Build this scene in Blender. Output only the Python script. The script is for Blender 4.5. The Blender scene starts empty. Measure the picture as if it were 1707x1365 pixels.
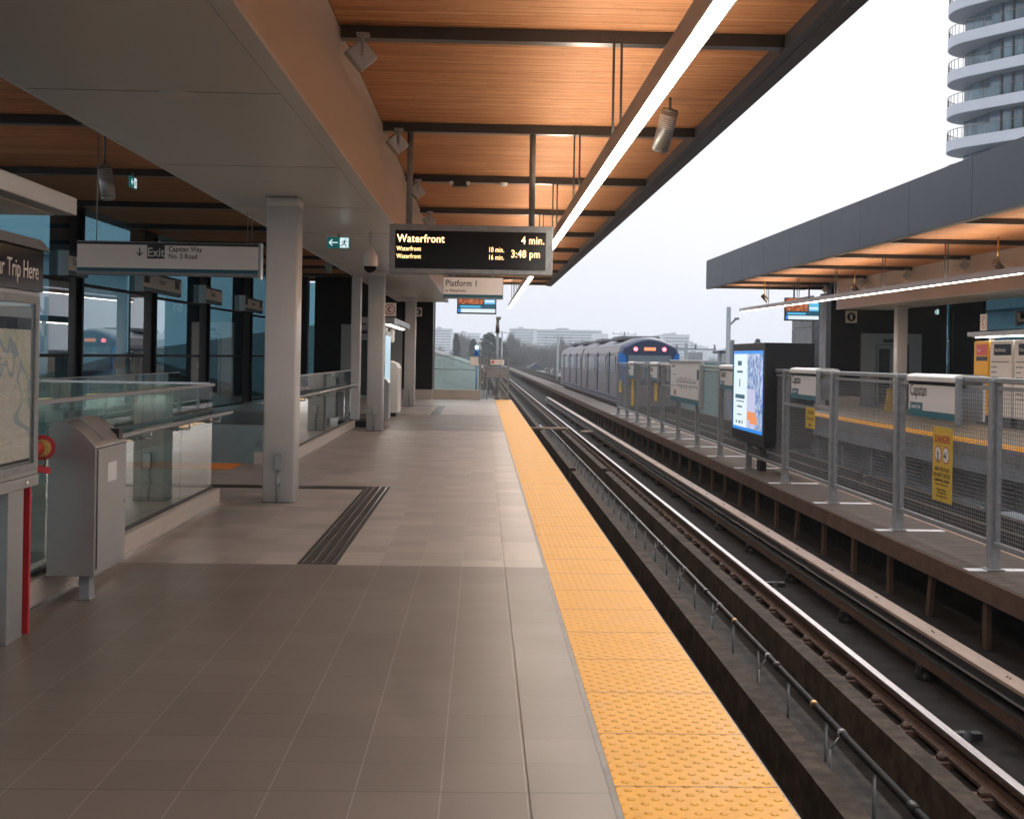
import bpy, math, random
from mathutils import Vector, Matrix
random.seed(7)
SC = bpy.context.scene
COL = SC.collection
PI = math.pi

# ------------------------------------------------------------------ camera
cd = bpy.data.cameras.new("camera")
cam = bpy.data.objects.new("camera", cd)
COL.objects.link(cam)
SC.camera = cam
cd.sensor_fit = 'HORIZONTAL'
cd.sensor_width = 36.0
cd.lens = 2003.0 / 1707.0 * 36.0
cd.shift_x = 0.0
cd.shift_y = -86.7 / 1707.0
cd.clip_start = 0.05
cd.clip_end = 6000.0
YAW, ROLL = 0.0252, 0.0165
cam.location = (0, 0, 1.545)
cam.rotation_euler = (Matrix.Rotation(-YAW, 3, 'Z') @ Matrix.Rotation(PI / 2, 3, 'X') @ Matrix.Rotation(ROLL, 3, 'Z')).to_euler()

# ------------------------------------------------------------------ world, sun, exposure
SUN_EL, SUN_AZ = math.radians(24), math.radians(15)      # azimuth from +Y towards +X
w = bpy.data.worlds.new("World")
SC.world = w
w.use_nodes = True
nt = w.node_tree
nt.nodes.clear()
out = nt.nodes.new('ShaderNodeOutputWorld')
bg = nt.nodes.new('ShaderNodeBackground')
sky = nt.nodes.new('ShaderNodeTexSky')
sky.sky_type = 'NISHITA'
sky.sun_disc = False
sky.sun_elevation = SUN_EL
sky.sun_rotation = SUN_AZ
sky.dust_density = 5.0
hs = nt.nodes.new('ShaderNodeHueSaturation')
hs.inputs['Saturation'].default_value = 0.15
tc = nt.nodes.new('ShaderNodeTexCoord')
sep = nt.nodes.new('ShaderNodeSeparateXYZ')
ramp = nt.nodes.new('ShaderNodeValToRGB')
e = ramp.color_ramp.elements
e[0].position = 0.0; e[0].color = (0.58, 0.58, 0.655, 1)
e[1].position = 1.0; e[1].color = (1.30, 1.32, 1.38, 1)
k = e.new(0.06); k.color = (0.63, 0.63, 0.69, 1)
k = e.new(0.30); k.color = (0.60, 0.61, 0.645, 1)
k = e.new(0.55); k.color = (1.15, 1.18, 1.25, 1)
mulv = nt.nodes.new('ShaderNodeVectorMath'); mulv.operation = 'SCALE'; mulv.inputs['Scale'].default_value = 10.0
mix = nt.nodes.new('ShaderNodeMixRGB'); mix.inputs[0].default_value = 0.97
L = nt.links.new
L(tc.outputs['Generated'], sep.inputs[0]); L(sep.outputs['Z'], ramp.inputs[0])
cn = nt.nodes.new('ShaderNodeTexNoise'); cn.inputs['Scale'].default_value = 2.2; cn.inputs['Detail'].default_value = 5
cm = nt.nodes.new('ShaderNodeMapping'); cm.inputs['Scale'].default_value = (1, 1, 3.5); L(tc.outputs['Generated'], cm.inputs[0]); L(cm.outputs[0], cn.inputs['Vector'])
cf = nt.nodes.new('ShaderNodeMapRange'); cf.inputs[1].default_value = 0.3; cf.inputs[2].default_value = 0.7; cf.inputs[3].default_value = 0.96; cf.inputs[4].default_value = 1.03
L(cn.outputs['Fac'], cf.inputs[0]); cx = nt.nodes.new('ShaderNodeVectorMath'); cx.operation = 'SCALE'; L(ramp.outputs[0], cx.inputs[0]); L(cf.outputs[0], cx.inputs['Scale'])
L(cx.outputs[0], mulv.inputs[0]); L(sky.outputs[0], hs.inputs['Color'])
L(hs.outputs[0], mix.inputs[1]); L(mulv.outputs[0], mix.inputs[2])
L(mix.outputs[0], bg.inputs['Color']); bg.inputs['Strength'].default_value = 0.10
L(bg.outputs[0], out.inputs['Surface'])

sd = bpy.data.lights.new("sun", 'SUN')
sd.energy = 0.5
sd.angle = math.radians(20)
sd.color = (1.0, 0.95, 0.88)
sun = bpy.data.objects.new("sun", sd)
COL.objects.link(sun)
sdir = Vector((math.sin(SUN_AZ) * math.cos(SUN_EL), math.cos(SUN_AZ) * math.cos(SUN_EL), math.sin(SUN_EL)))
sun.rotation_euler = (-sdir).to_track_quat('-Z', 'Y').to_euler()
sun.location = (0, -5, 30)
SC.view_settings.view_transform = 'Standard'
SC.view_settings.look = 'None'
SC.view_settings.gamma = 1.0
SC.view_settings.exposure = 0.52
SC.view_settings.use_curve_mapping = False
SC.cycles.use_denoising = True
SC.cycles.max_bounces = 8
SC.cycles.transparent_max_bounces = 32
SC.cycles.volume_bounces = 2
SC.cycles.caustics_reflective = False
SC.cycles.caustics_refractive = False

# ------------------------------------------------------------------ materials
def srgb(r, g, b):
    f = lambda c: (c / 255.0 / 12.92) if c / 255.0 <= 0.04045 else ((c / 255.0 + 0.055) / 1.055) ** 2.4
    return (f(r), f(g), f(b), 1)

class N:
    """small node helper"""
    def __init__(self, name):
        self.m = bpy.data.materials.new(name); self.m.use_nodes = True
        self.t = self.m.node_tree; self.t.nodes.clear()
        self.out = self.t.nodes.new('ShaderNodeOutputMaterial')
    def n(self, ty, **kw):
        x = self.t.nodes.new('ShaderNode' + ty)
        for a, b in kw.items(): setattr(x, a, b)
        return x
    def l(self, a, b): self.t.links.new(a, b)
    def val(self, x, v):
        if hasattr(v, 'is_output') or hasattr(v, 'links'): self.l(v, x)
        else: x.default_value = v
    def math(self, op, a, b=None, c=None, clamp=False):
        x = self.n('Math', operation=op); x.use_clamp = clamp
        self.val(x.inputs[0], a)
        if b is not None: self.val(x.inputs[1], b)
        if c is not None: self.val(x.inputs[2], c)
        return x.outputs[0]
    def mix(self, f, a, b):
        x = self.n('MixRGB'); self.val(x.inputs[0], f)
        for i, v in ((1, a), (2, b)):
            if isinstance(v, tuple): x.inputs[i].default_value = v if len(v) == 4 else (*v, 1)
            else: self.l(v, x.inputs[i])
        return x.outputs[0]
    def pos(self):
        return self.n('NewGeometry').outputs['Position']
    def obj(self):
        return self.n('TexCoord').outputs['Object']
    def sep(self, v):
        s = self.n('SeparateXYZ'); self.l(v, s.inputs[0]); return s.outputs
    def scale(self, v, sx, sy, sz):
        m = self.n('Mapping'); self.l(v, m.inputs[0]); m.inputs['Scale'].default_value = (sx, sy, sz); return m.outputs[0]
    def noise(self, v, scale=5, detail=4, rough=0.6):
        x = self.n('TexNoise'); self.l(v, x.inputs['Vector']); x.inputs['Scale'].default_value = scale
        x.inputs['Detail'].default_value = detail; x.inputs['Roughness'].default_value = rough
        return x.outputs['Fac']
    def ramp(self, f, stops):
        x = self.n('ValToRGB'); self.l(f, x.inputs[0]); e = x.color_ramp.elements
        e[0].position, e[0].color = stops[0][0], (*stops[0][1][:3], 1)
        e[1].position, e[1].color = stops[-1][0], (*stops[-1][1][:3], 1)
        for p, c in stops[1:-1]:
            q = e.new(p); q.color = (*c[:3], 1)
        return x.outputs[0]
    def bsdf(self, col, rough=0.5, metal=0.0, bump=None, bs=0.3, bd=0.01, spec=0.5, coat=0.0):
        b = self.n('BsdfPrincipled')
        if isinstance(col, tuple): b.inputs['Base Color'].default_value = col if len(col) == 4 else (*col, 1)
        else: self.l(col, b.inputs['Base Color'])
        self.val(b.inputs['Roughness'], rough); self.val(b.inputs['Metallic'], metal)
        b.inputs['Specular IOR Level'].default_value = spec
        b.inputs['Coat Weight'].default_value = coat
        if bump is not None:
            u = self.n('Bump'); u.inputs['Strength'].default_value = bs; u.inputs['Distance'].default_value = bd
            self.l(bump, u.inputs['Height']); self.l(u.outputs[0], b.inputs['Normal'])
        self.l(b.outputs[0], self.out.inputs['Surface'])
        return self.m

def simple(name, col, rough=0.5, metal=0.0, var=0.15, scale=8.0, bump=0.0, stretch=(1, 1, 1), spec=0.5, coat=0.0, grime=0.0):
    """principled material with procedural tone and gloss variation"""
    n = N(name)
    p = n.scale(n.pos(), *stretch)
    f = n.noise(p, scale)
    a = tuple(max(0, c * (1 - var)) for c in col[:3]); b = tuple(min(1, c * (1 + var)) for c in col[:3])
    c = n.ramp(f, [(0.3, a), (0.7, b)])
    if grime:
        g = n.noise(n.pos(), 1.3, 6, 0.7)
        g = n.math('MULTIPLY', n.math('GREATER_THAN', g, 0.0), n.math('SUBTRACT', g, 0.5), clamp=True)
        g = n.math('MULTIPLY', g, grime * 5, clamp=True)
        c = n.mix(g, c, tuple(x * 0.45 for x in col[:3]))
    r = n.math('ADD', n.math('MULTIPLY', f, 0.16), rough - 0.08, clamp=True)
    return n.bsdf(c, r, metal, f if bump else None, bump, 0.004, spec, coat)

def emit(name, col, s):
    n = N(name); x = n.n('Emission'); x.inputs[0].default_value = (*col[:3], 1); x.inputs[1].default_value = s
    n.l(x.outputs[0], n.out.inputs['Surface']); return n.m

def screen(name, col, s):
    """lit screen behind glass: emission plus a glossy face"""
    n = N(name); b = n.n('BsdfPrincipled'); b.inputs['Base Color'].default_value = (0.01, 0.01, 0.012, 1)
    b.inputs['Roughness'].default_value = 0.25
    b.inputs['Emission Color'].default_value = (*col[:3], 1); b.inputs['Emission Strength'].default_value = s
    n.l(b.outputs[0], n.out.inputs['Surface']); return n.m

def glass(name, tint, refl=1.0):
    n = N(name)
    fr = n.n('Fresnel'); fr.inputs['IOR'].default_value = 1.5
    bf = n.math('SUBTRACT', 1.0, n.n('NewGeometry').outputs['Backfacing'])
    f = n.math('MULTIPLY', n.math('MULTIPLY', fr.outputs[0], refl), bf, clamp=True)
    t = n.n('BsdfTransparent'); t.inputs[0].default_value = (*tint, 1)
    g = n.n('BsdfGlossy'); g.inputs['Roughness'].default_value = 0.015; g.inputs[0].default_value = (0.95, 1, 1, 1)
    m = n.n('MixShader'); n.l(f, m.inputs[0]); n.l(t.outputs[0], m.inputs[1]); n.l(g.outputs[0], m.inputs[2])
    n.l(m.outputs[0], n.out.inputs['Surface']); return n.m

M = {}
def make_materials():
    # --- platform tile
    def tile(name, x0, dark_rule=True, base=(0.325, 0.287, 0.264)):
        n = N(name); s = n.sep(n.pos()); X, Y = s[0], s[1]
        p = 0.305
        xs = n.math('SUBTRACT', X, x0); ys = n.math('ADD', Y, 100 * p - 4.575)
        dx = n.math('PINGPONG', xs, p / 2); dy = n.math('PINGPONG', ys, p / 2)
        gx = n.math('LESS_THAN', dx, 0.0026); gy = n.math('LESS_THAN', dy, 0.0024)
        ci = n.n('CombineXYZ'); n.l(n.math('FLOOR', n.math('DIVIDE', xs, p)), ci.inputs[0]); n.l(n.math('FLOOR', n.math('DIVIDE', ys, p)), ci.inputs[1])
        wn = n.n('TexWhiteNoise'); wn.noise_dimensions = '2D'; n.l(ci.outputs[0], wn.inputs['Vector'])
        st = n.noise(n.scale(n.pos(), 3, 60, 1), 2.2, 5, 0.7)
        blot = n.noise(n.pos(), 0.9, 5, 0.65)
        speck = n.noise(n.pos(), 60, 4, 0.8)
        v = n.math('ADD', n.math('MULTIPLY', st, 0.22), n.math('MULTIPLY', wn.outputs[0], 0.13))
        v = n.math('ADD', v, n.math('MULTIPLY', blot, 0.30)); v = n.math('ADD', v, n.math('MULTIPLY', speck, 0.26))
        c = n.ramp(v, [(0.33, tuple(b * 0.66 for b in base)), (0.62, tuple(b * 1.26 for b in base))])
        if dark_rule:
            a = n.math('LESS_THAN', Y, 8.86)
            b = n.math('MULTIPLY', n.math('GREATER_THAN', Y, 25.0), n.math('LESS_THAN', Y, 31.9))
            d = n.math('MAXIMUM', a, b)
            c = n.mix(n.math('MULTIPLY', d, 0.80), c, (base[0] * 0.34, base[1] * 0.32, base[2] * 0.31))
        # dark smudges left by shoes and spills, worn near the strip
        sm = n.noise(n.scale(n.pos(), 1, 0.5, 1), 1.7, 6, 0.75)
        sm = n.math('MULTIPLY', n.math('SUBTRACT', sm, 0.60, clamp=True), 3.2, clamp=True)
        c = n.mix(sm, c, (0.10, 0.085, 0.075))
        c = n.mix(n.math('MULTIPLY', gx, 0.42), c, (0.36, 0.33, 0.31))
        c = n.mix(n.math('MULTIPLY', gy, 0.8), c, (0.075, 0.062, 0.055))
        # small dark gum marks and one broad worn smudge in the foreground
        vg = n.n('TexVoronoi'); vg.inputs['Scale'].default_value = 1.6; n.l(n.pos(), vg.inputs['Vector'])
        c = n.mix(n.math('MULTIPLY', n.math('LESS_THAN', vg.outputs['Distance'], 0.022), 0.55), c, (0.06, 0.055, 0.05))
        ux = n.math('MULTIPLY', n.math('ADD', n.math('ADD', X, n.math('MULTIPLY', Y, 0.16)), -0.58), 9.0); uy = n.math('MULTIPLY', n.math('SUBTRACT', Y, 5.45), 1.7)
        sd_ = n.math('SQRT', n.math('ADD', n.math('MULTIPLY', ux, ux), n.math('MULTIPLY', uy, uy)))
        c = n.mix(n.math('MULTIPLY', n.math('SUBTRACT', 1.0, sd_, clamp=True), 0.55), c, (0.10, 0.088, 0.08))
        # joint lines across the platform every eleven tiles
        dj = n.math('LESS_THAN', n.math('PINGPONG', ys, 11 * p / 2), 0.004)
        c = n.mix(n.math('MULTIPLY', dj, 0.7), c, (0.07, 0.058, 0.05))
        h = n.math('SUBTRACT', n.math('MULTIPLY', st, 0.2), n.math('MAXIMUM', gx, gy))
        r = n.math('ADD', n.math('MULTIPLY', blot, 0.30), 0.27)
        return n.bsdf(c, r, 0, h, 0.25, 0.002, 0.38)
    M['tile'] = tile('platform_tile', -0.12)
    M['tile2'] = tile('opposite_tile', 0.11, False, (0.26, 0.24, 0.20))
    # --- yellow tactile strip
    def tact(name, x0, y0):
        n = N(name); s = n.sep(n.pos()); X, Y = s[0], s[1]
        p = 0.061 * 2 / math.sqrt(2)
        def dome(ox, oy):
            a = n.math('PINGPONG', n.math('ADD', n.math('SUBTRACT', X, x0), 50 * p + ox), p / 2)
            b = n.math('PINGPONG', n.math('ADD', n.math('SUBTRACT', Y, y0), 50 * p + oy), p / 2)
            a2 = n.math('MULTIPLY', a, a); b2 = n.math('MULTIPLY', b, b)
            r = n.math('SQRT', n.math('ADD', a2, b2))
            return n.math('SUBTRACT', 1.0, n.math('DIVIDE', r, 0.0155), clamp=True)
        d = n.math('MAXIMUM', dome(0, 0), dome(p / 2, p / 2))
        d = n.math('MINIMUM', d, 0.55)
        ds = n.math('LESS_THAN', n.math('PINGPONG', n.math('ADD', Y, 61 - 4.33), 0.305), 0.0042)
        f = n.noise(n.pos(), 3.0, 6, 0.7); f2 = n.noise(n.pos(), 90, 3, 0.6)
        c = n.ramp(f, [(0.3, (0.60, 0.275, 0.008)), (0.7, (0.72, 0.35, 0.012))])
        c = n.mix(n.math('MULTIPLY', n.math('SUBTRACT', f, 0.54, clamp=True), 2.6, clamp=True), c, (0.36, 0.17, 0.04))
        f3 = n.noise(n.scale(n.pos(), 1, 0.35, 1), 5.5, 6, 0.8)
        c = n.mix(n.math('MULTIPLY', n.math('SUBTRACT', f3, 0.62, clamp=True), 5.0, clamp=True), c, (0.16, 0.09, 0.04))
        c = n.mix(n.math('MULTIPLY', d, 0.35), c, (0.78, 0.41, 0.03))
        c = n.mix(n.math('MULTIPLY', n.math('GREATER_THAN', f2, 0.68), 0.35), c, (0.40, 0.2, 0.06))
        c = n.mix(n.math('MULTIPLY', ds, 0.85), c, (0.16, 0.06, 0.01))
        h = n.math('SUBTRACT', n.math('ADD', d, n.math('MULTIPLY', f2, 0.08)), ds)
        return n.bsdf(c, n.math('ADD', n.math('MULTIPLY', f, 0.3), 0.34), 0, h, 1.0, 0.011, 0.22)
    M['tactile'] = tact('yellow_tactile', 0.506, 4.33)
    M['tactile2'] = tact('yellow_tactile_far', 0.0, 0.0)
    # --- cedar strip ceiling
    n = N('cedar_ceiling'); p = n.pos()
    s = n.sep(p)
    line = n.math('PINGPONG', n.math('ADD', s[1], 100.0), 0.0125)
    ln = n.math('LESS_THAN', line, 0.0016)
    row = n.math('FLOOR', n.math('MULTIPLY', n.math('ADD', s[1], 100.0), 40))
    ci = n.n('CombineXYZ'); n.l(row, ci.inputs[1]); n.l(n.math('FLOOR', n.math('ADD', n.math('MULTIPLY', s[0], 0.8), n.math('MULTIPLY', row, 0.37))), ci.inputs[0])
    wn = n.n('TexWhiteNoise'); wn.noise_dimensions = '2D'; n.l(ci.outputs[0], wn.inputs['Vector'])
    g = n.noise(n.scale(p, 3, 90, 1), 1.0, 6, 0.7)
    g2 = n.noise(n.scale(p, 9, 70, 1), 1.0, 2, 0.5)
    v = n.math('ADD', n.math('MULTIPLY', g, 0.68), n.math('MULTIPLY', wn.outputs[0], 0.32))
    c = n.ramp(v, [(0.26, (0.32, 0.135, 0.060)), (0.5, (0.55, 0.250, 0.118)), (0.74, (0.70, 0.38, 0.20))])
    c = n.mix(n.math('MULTIPLY', n.math('GREATER_THAN', g2, 0.67), 0.65), c, (0.16, 0.045, 0.015))
    c = n.mix(n.math('MULTIPLY', ln, 0.5), c, (0.14, 0.04, 0.012))
    bj = n.math('LESS_THAN', n.math('PINGPONG', n.math('ADD', s[1], 100.0), 0.1625), 0.0034)
    c = n.mix(n.math('MULTIPLY', bj, 0.6), c, (0.07, 0.022, 0.008))
    bi = n.n('CombineXYZ'); n.l(n.math('FLOOR', n.math('DIVIDE', n.math('ADD', s[1], 100.0), 0.325)), bi.inputs[1]); n.l(n.math('FLOOR', n.math('MULTIPLY', s[0], 0.41)), bi.inputs[0])
    bn = n.n('TexWhiteNoise'); bn.noise_dimensions = '2D'; n.l(bi.outputs[0], bn.inputs['Vector'])
    c = n.mix(n.math('MULTIPLY', bn.outputs[0], 0.28), c, (0.30, 0.12, 0.05))
    M['wood'] = n.bsdf(c, 0.68, 0, v, 0.25, 0.003, 0.2)
    # --- others
    M['soffit'] = simple('grey_soffit', (0.62, 0.655, 0.68), 0.34, 0.0, 0.03, 3, 0, (1, 1, 1), 0.5)
    M['cream'] = simple('cream_bulkhead', (0.62, 0.56, 0.50), 0.42, 0.0, 0.04, 3)
    M['fascia'] = simple('slate_fascia', (0.042, 0.050, 0.068), 0.5, 0.05, 0.10, 1.1, 0, (0.6, 0.6, 2.5), grime=0.35)
    M['darkbeam'] = simple('dark_steel_beam', (0.06, 0.058, 0.058), 0.32, 0.6, 0.1, 5)
    M['greybeam'] = simple('grey_steel_rod', (0.16, 0.15, 0.145), 0.35, 0.6, 0.1, 5)
    M['column'] = simple('painted_column', (0.67, 0.68, 0.69), 0.42, 0, 0.035, 4, 0.05, (1, 1, 0.4), grime=0.10)
    M['curb'] = simple('stone_curb', (0.46, 0.41, 0.37), 0.45, 0, 0.06, 20, 0.05, grime=0.2)
    M['steel'] = simple('brushed_steel', (0.37, 0.385, 0.395), 0.38, 0.7, 0.08, 30, 0.06, (1, 1, 6))
    M['steel_shiny'] = simple('polished_steel', (0.68, 0.67, 0.66), 0.2, 1.0, 0.05, 12)
    M['galv'] = simple('galvanised_steel', (0.26, 0.28, 0.30), 0.52, 0.25, 0.18, 14, 0.12, grime=0.2)
    M['galvwire'] = simple('galvanised_wire', (0.18, 0.195, 0.21), 0.6, 0.2, 0.2, 14)
    M['black'] = simple('black_cladding', (0.006, 0.008, 0.012), 0.5, 0.0, 0.3, 2, spec=0.15)
    M['navy'] = simple('dark_blue_cladding', (0.008, 0.015, 0.022), 0.4, 0.0, 0.2, 2, spec=0.25)
    M['blackrub'] = simple('black_cover', (0.012, 0.013, 0.016), 0.45, 0, 0.3, 20, spec=0.3)
    M['concrete'] = simple('track_concrete', (0.062, 0.049, 0.041), 0.85, 0, 0.5, 7, 0.8, grime=1.0, spec=0.12)
    M['concrete_dk'] = simple('dirty_track_bed', (0.020, 0.018, 0.018), 0.9, 0, 0.6, 5, 0.8, grime=0.8, spec=0.12)
    M['concrete_lt'] = simple('platform_edge_concrete', (0.21, 0.22, 0.235), 0.8, 0, 0.15, 4, 0.3, grime=0.6)
    M['trim'] = simple('strip_edge_trim', (0.17, 0.16, 0.155), 0.5, 0, 0.2, 9, 0.1, grime=0.5)
    M['tray'] = simple('tray_floor', (0.040, 0.036, 0.034), 0.8, 0, 0.6, 6, 0.6, grime=0.8, spec=0.12)
    n = N('weathered_walkway'); p = n.pos(); sy = n.sep(p)[1]
    f = n.noise(n.scale(p, 1.2, 9, 1), 1.6, 6, 0.7)
    c = n.ramp(f, [(0.3, (0.06, 0.049, 0.044)), (0.72, (0.155, 0.130, 0.117))])
    dl = n.math('LESS_THAN', n.math('PINGPONG', sy, 0.47), 0.006)
    c = n.mix(n.math('MULTIPLY', dl, 0.7), c, (0.035, 0.03, 0.027))
    M['walk'] = n.bsdf(c, 0.8, 0, f, 0.4, 0.01, 0.2)
    M['rust'] = simple('rusty_steel', (0.085, 0.048, 0.035), 0.75, 0.15, 0.4, 12, 0.3)
    M['rustfascia'] = simple('brown_channel', (0.105, 0.066, 0.050), 0.8, 0.0, 0.25, 6, 0.3, grime=0.5, spec=0.2)
    n = N('rail_head'); s = n.sep(n.pos())
    f = n.noise(n.scale(n.pos(), 30, 1.5, 1), 1.5, 4)
    c = n.ramp(f, [(0.3, (0.30, 0.27, 0.275)), (0.7, (0.46, 0.43, 0.44))])
    M['railhead'] = n.bsdf(c, 0.42, 0.8)
    M['plank'] = simple('cover_board', (0.34, 0.255, 0.21), 0.65, 0, 0.18, 4, 0.2, (8, 1, 1), grime=0.3)
    M['white'] = simple('white_panel', (0.66, 0.64, 0.62), 0.4, 0, 0.03, 6)
    M['sign'] = simple('sign_face', (0.90, 0.85, 0.81), 0.38, 0, 0.02, 6)
    M['signwhite'] = simple('white_sign_face', (0.66, 0.65, 0.66), 0.35, 0, 0.02, 6)
    M['whiteline'] = simple('white_line', (0.80, 0.82, 0.86), 0.6, 0, 0.12, 12)
    M['teal'] = simple('teal_band', (0.006, 0.115, 0.165), 0.4, 0, 0.03, 6)
    M['ink'] = simple('black_ink', (0.018, 0.018, 0.02), 0.45, 0, 0.03, 6)
    M['inkgrey'] = simple('grey_ink', (0.12, 0.12, 0.125), 0.45, 0, 0.03, 6)
    M['navyink'] = simple('navy_ink', (0.010, 0.012, 0.022), 0.12, 0, 0.03, 6, spec=0.12)
    M['whiteink'] = simple('white_ink', (0.72, 0.69, 0.66), 0.4, 0, 0.03, 6)
    M['red'] = simple('red_paint', (0.42, 0.02, 0.03), 0.45, 0, 0.1, 10)
    M['redink'] = simple('red_ink', (0.40, 0.03, 0.02), 0.45, 0, 0.1, 10)
    M['yellowsign'] = simple('yellow_sign', (0.56, 0.38, 0.045), 0.5, 0, 0.08, 10)
    M['brass'] = simple('brass_cap', (0.60, 0.36, 0.12), 0.3, 0.9, 0.1, 20)
    M['darkgrate'] = simple('dark_guide_tile', (0.018, 0.014, 0.012), 0.5, 0, 0.3, 20, 0.3)
    M['stair'] = simple('stair_stone', (0.55, 0.60, 0.64), 0.6, 0, 0.06, 4)
    M['beige'] = simple('beige_wall', (0.42, 0.40, 0.34), 0.6, 0, 0.05, 2)
    M['glass_green'] = glass('balustrade_glass', (0.86, 0.94, 0.915), 1.7)
    M['glass_wall'] = glass('curtain_glass', (0.35, 0.52, 0.57), 2.0)
    M['glass_clear'] = glass('clear_glass', (0.93, 0.96, 0.96), 0.9)
    M['glass_tower'] = simple('tower_glass', (0.16, 0.22, 0.27), 0.12, 0.4, 0.5, 0.7, 0, (1, 1, 0.4))
    M['lamp'] = emit('lamp_diffuser', (1.0, 0.88, 0.74), 30.0)
    M['lamp_up'] = emit('lamp_uplight', (1.0, 0.85, 0.66), 30.0)
    M['lamp_kiosk'] = emit('kiosk_light_strip', (1.0, 0.93, 0.82), 12.0)
    M['led'] = emit('amber_leds', (1.0, 0.60, 0.26), 2.6)
    M['blackglass'] = simple('black_display', (0.004, 0.004, 0.005), 0.18, 0, 0.05, 5, spec=0.25)
    M['greenlit'] = screen('green_exit_panel', (0.01, 0.16, 0.15), 0.35)
    M['whitelit'] = screen('white_exit_symbol', (0.75, 0.95, 1.0), 0.65)
    M['taillight'] = emit('red_tail_light', (1.0, 0.16, 0.20), 3.0)
    M['bluelight'] = emit('blue_lamp', (0.35, 0.75, 1.0), 5.0)
    M['orangeled'] = emit('orange_display', (1.0, 0.33, 0.16), 0.9)
    M['blue'] = simple('train_blue', (0.010, 0.16, 0.52), 0.3, 0, 0.06, 3)
    M['traingrey'] = simple('train_side', (0.185, 0.16, 0.168), 0.4, 0.1, 0.15, 1.2)
    M['trainroof'] = simple('train_roof', (0.15, 0.15, 0.17), 0.6, 0.0, 0.12, 1.5)
    M['traindark'] = simple('train_dark', (0.028, 0.045, 0.10), 0.45, 0, 0.1, 2)
    M['trainglass'] = simple('train_windscreen', (0.16, 0.21, 0.25), 0.15, 0.1, 0.12, 1)
    M['trainwin'] = simple('train_window', (0.04, 0.05, 0.06), 0.2, 0.0, 0.3, 2, spec=0.3)
    M['towerwhite'] = simple('tower_band', (0.56, 0.59, 0.66), 0.6, 0, 0.04, 0.5)
    M['towersoffit'] = simple('tower_soffit', (0.33, 0.35, 0.39), 0.7, 0, 0.04, 0.5)
    M['farwall'] = simple('far_building_wall', (0.34, 0.34, 0.36), 0.8, 0, 0.1, 0.1)
    M['farwin'] = simple('far_building_window', (0.08, 0.10, 0.13), 0.3, 0, 0.3, 0.2)
    M['greenroof'] = simple('pale_green_metal', (0.26, 0.38, 0.36), 0.5, 0, 0.06, 0.4)
    M['bark'] = simple('bare_bark', (0.11, 0.10, 0.10), 0.9, 0, 0.3, 2)  # greyed bark: part of the mist over distant trees is in this colour
    M['needle'] = simple('evergreen_needles', (0.028, 0.045, 0.033), 0.85, 0, 0.5, 1.0)
    M['shrub'] = simple('bare_shrubs', (0.10, 0.075, 0.06), 0.9, 0, 0.5, 0.3)
    M['asphalt'] = simple('wet_ground', (0.20, 0.205, 0.20), 0.8, 0, 0.4, 0.05)
    M['puddle'] = simple('standing_water', (0.03, 0.03, 0.035), 0.06, 0, 0.1, 5)
    # corrugated roof
    n = N('ribbed_metal_roof'); s = n.sep(n.pos())
    r = n.math('PINGPONG', n.math('ADD', s[1], 500), 0.6)
    f = n.noise(n.pos(), 0.25, 5)
    c = n.ramp(f, [(0.3, (0.075, 0.085, 0.088)), (0.7, (0.115, 0.125, 0.128))])
    M['roof'] = n.bsdf(c, 0.7, 0.0, r, 0.6, 0.2, 0.1)
    # street map
    n = N('transit_map'); p = n.obj()
    f = n.noise(p, 3.0, 5)
    c = n.ramp(f, [(0.40, (0.72, 0.64, 0.59)), (0.56, (0.68, 0.62, 0.56)), (0.62, (0.55, 0.58, 0.40)), (0.68, (0.72, 0.64, 0.59))])
    vz = n.n('TexVoronoi'); vz.feature = 'DISTANCE_TO_EDGE'; n.l(p, vz.inputs['Vector']); vz.inputs['Scale'].default_value = 9
    c = n.mix(n.math('MULTIPLY', n.math('LESS_THAN', vz.outputs[0], 0.018), 0.45), c, (0.30, 0.24, 0.22))
    v2 = n.n('TexVoronoi'); v2.feature = 'DISTANCE_TO_EDGE'; n.l(p, v2.inputs['Vector']); v2.inputs['Scale'].default_value = 26
    c = n.mix(n.math('MULTIPLY', n.math('LESS_THAN', v2.outputs[0], 0.03), 0.3), c, (0.62, 0.58, 0.54))
    g = n.noise(p, 1.6, 3)
    river = n.math('LESS_THAN', n.math('ABSOLUTE', n.math('SUBTRACT', g, 0.47)), 0.014)
    c = n.mix(n.math('MULTIPLY', river, 0.8), c, (0.28, 0.38, 0.48))
    M['map'] = n.bsdf(c, 0.35, 0)
    # far city facades: window grid, haze fading mixed into the pale low-contrast tones
    n = N('far_facade'); s = n.sep(n.pos())
    a = n.math('LESS_THAN', n.math('PINGPONG', n.math('ADD', s[2], 100), 1.5), 0.75)
    b = n.math('LESS_THAN', n.math('PINGPONG', n.math('ADD', n.math('ADD', s[0], s[1]), 3000), 2.4), 1.5)
    c = n.mix(n.math('MULTIPLY', n.math('MULTIPLY', a, b), 0.8), (0.50, 0.52, 0.56), (0.37, 0.40, 0.45))
    M['facade'] = n.bsdf(c, 0.7)
    # ad photo: generic winter street scene, abstract tones
    n = N('ad_picture'); p = n.obj()
    f = n.noise(n.scale(p, 1, 5, 3), 2.2, 6, 0.8)
    c = n.ramp(f, [(0.35, (0.02, 0.04, 0.12)), (0.47, (0.10, 0.22, 0.5)), (0.55, (0.55, 0.62, 0.75)), (0.7, (0.8, 0.85, 0.95))])
    b = n.n('BsdfPrincipled'); b.inputs['Base Color'].default_value = (0.01, 0.01, 0.01, 1); b.inputs['Roughness'].default_value = 0.3
    n.l(c, b.inputs['Emission Color']); b.inputs['Emission Strength'].default_value = 0.75
    n.l(b.outputs[0], n.out.inputs['Surface']); M['adpic'] = n.m
    n = N('television_picture'); p = n.obj()
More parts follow.
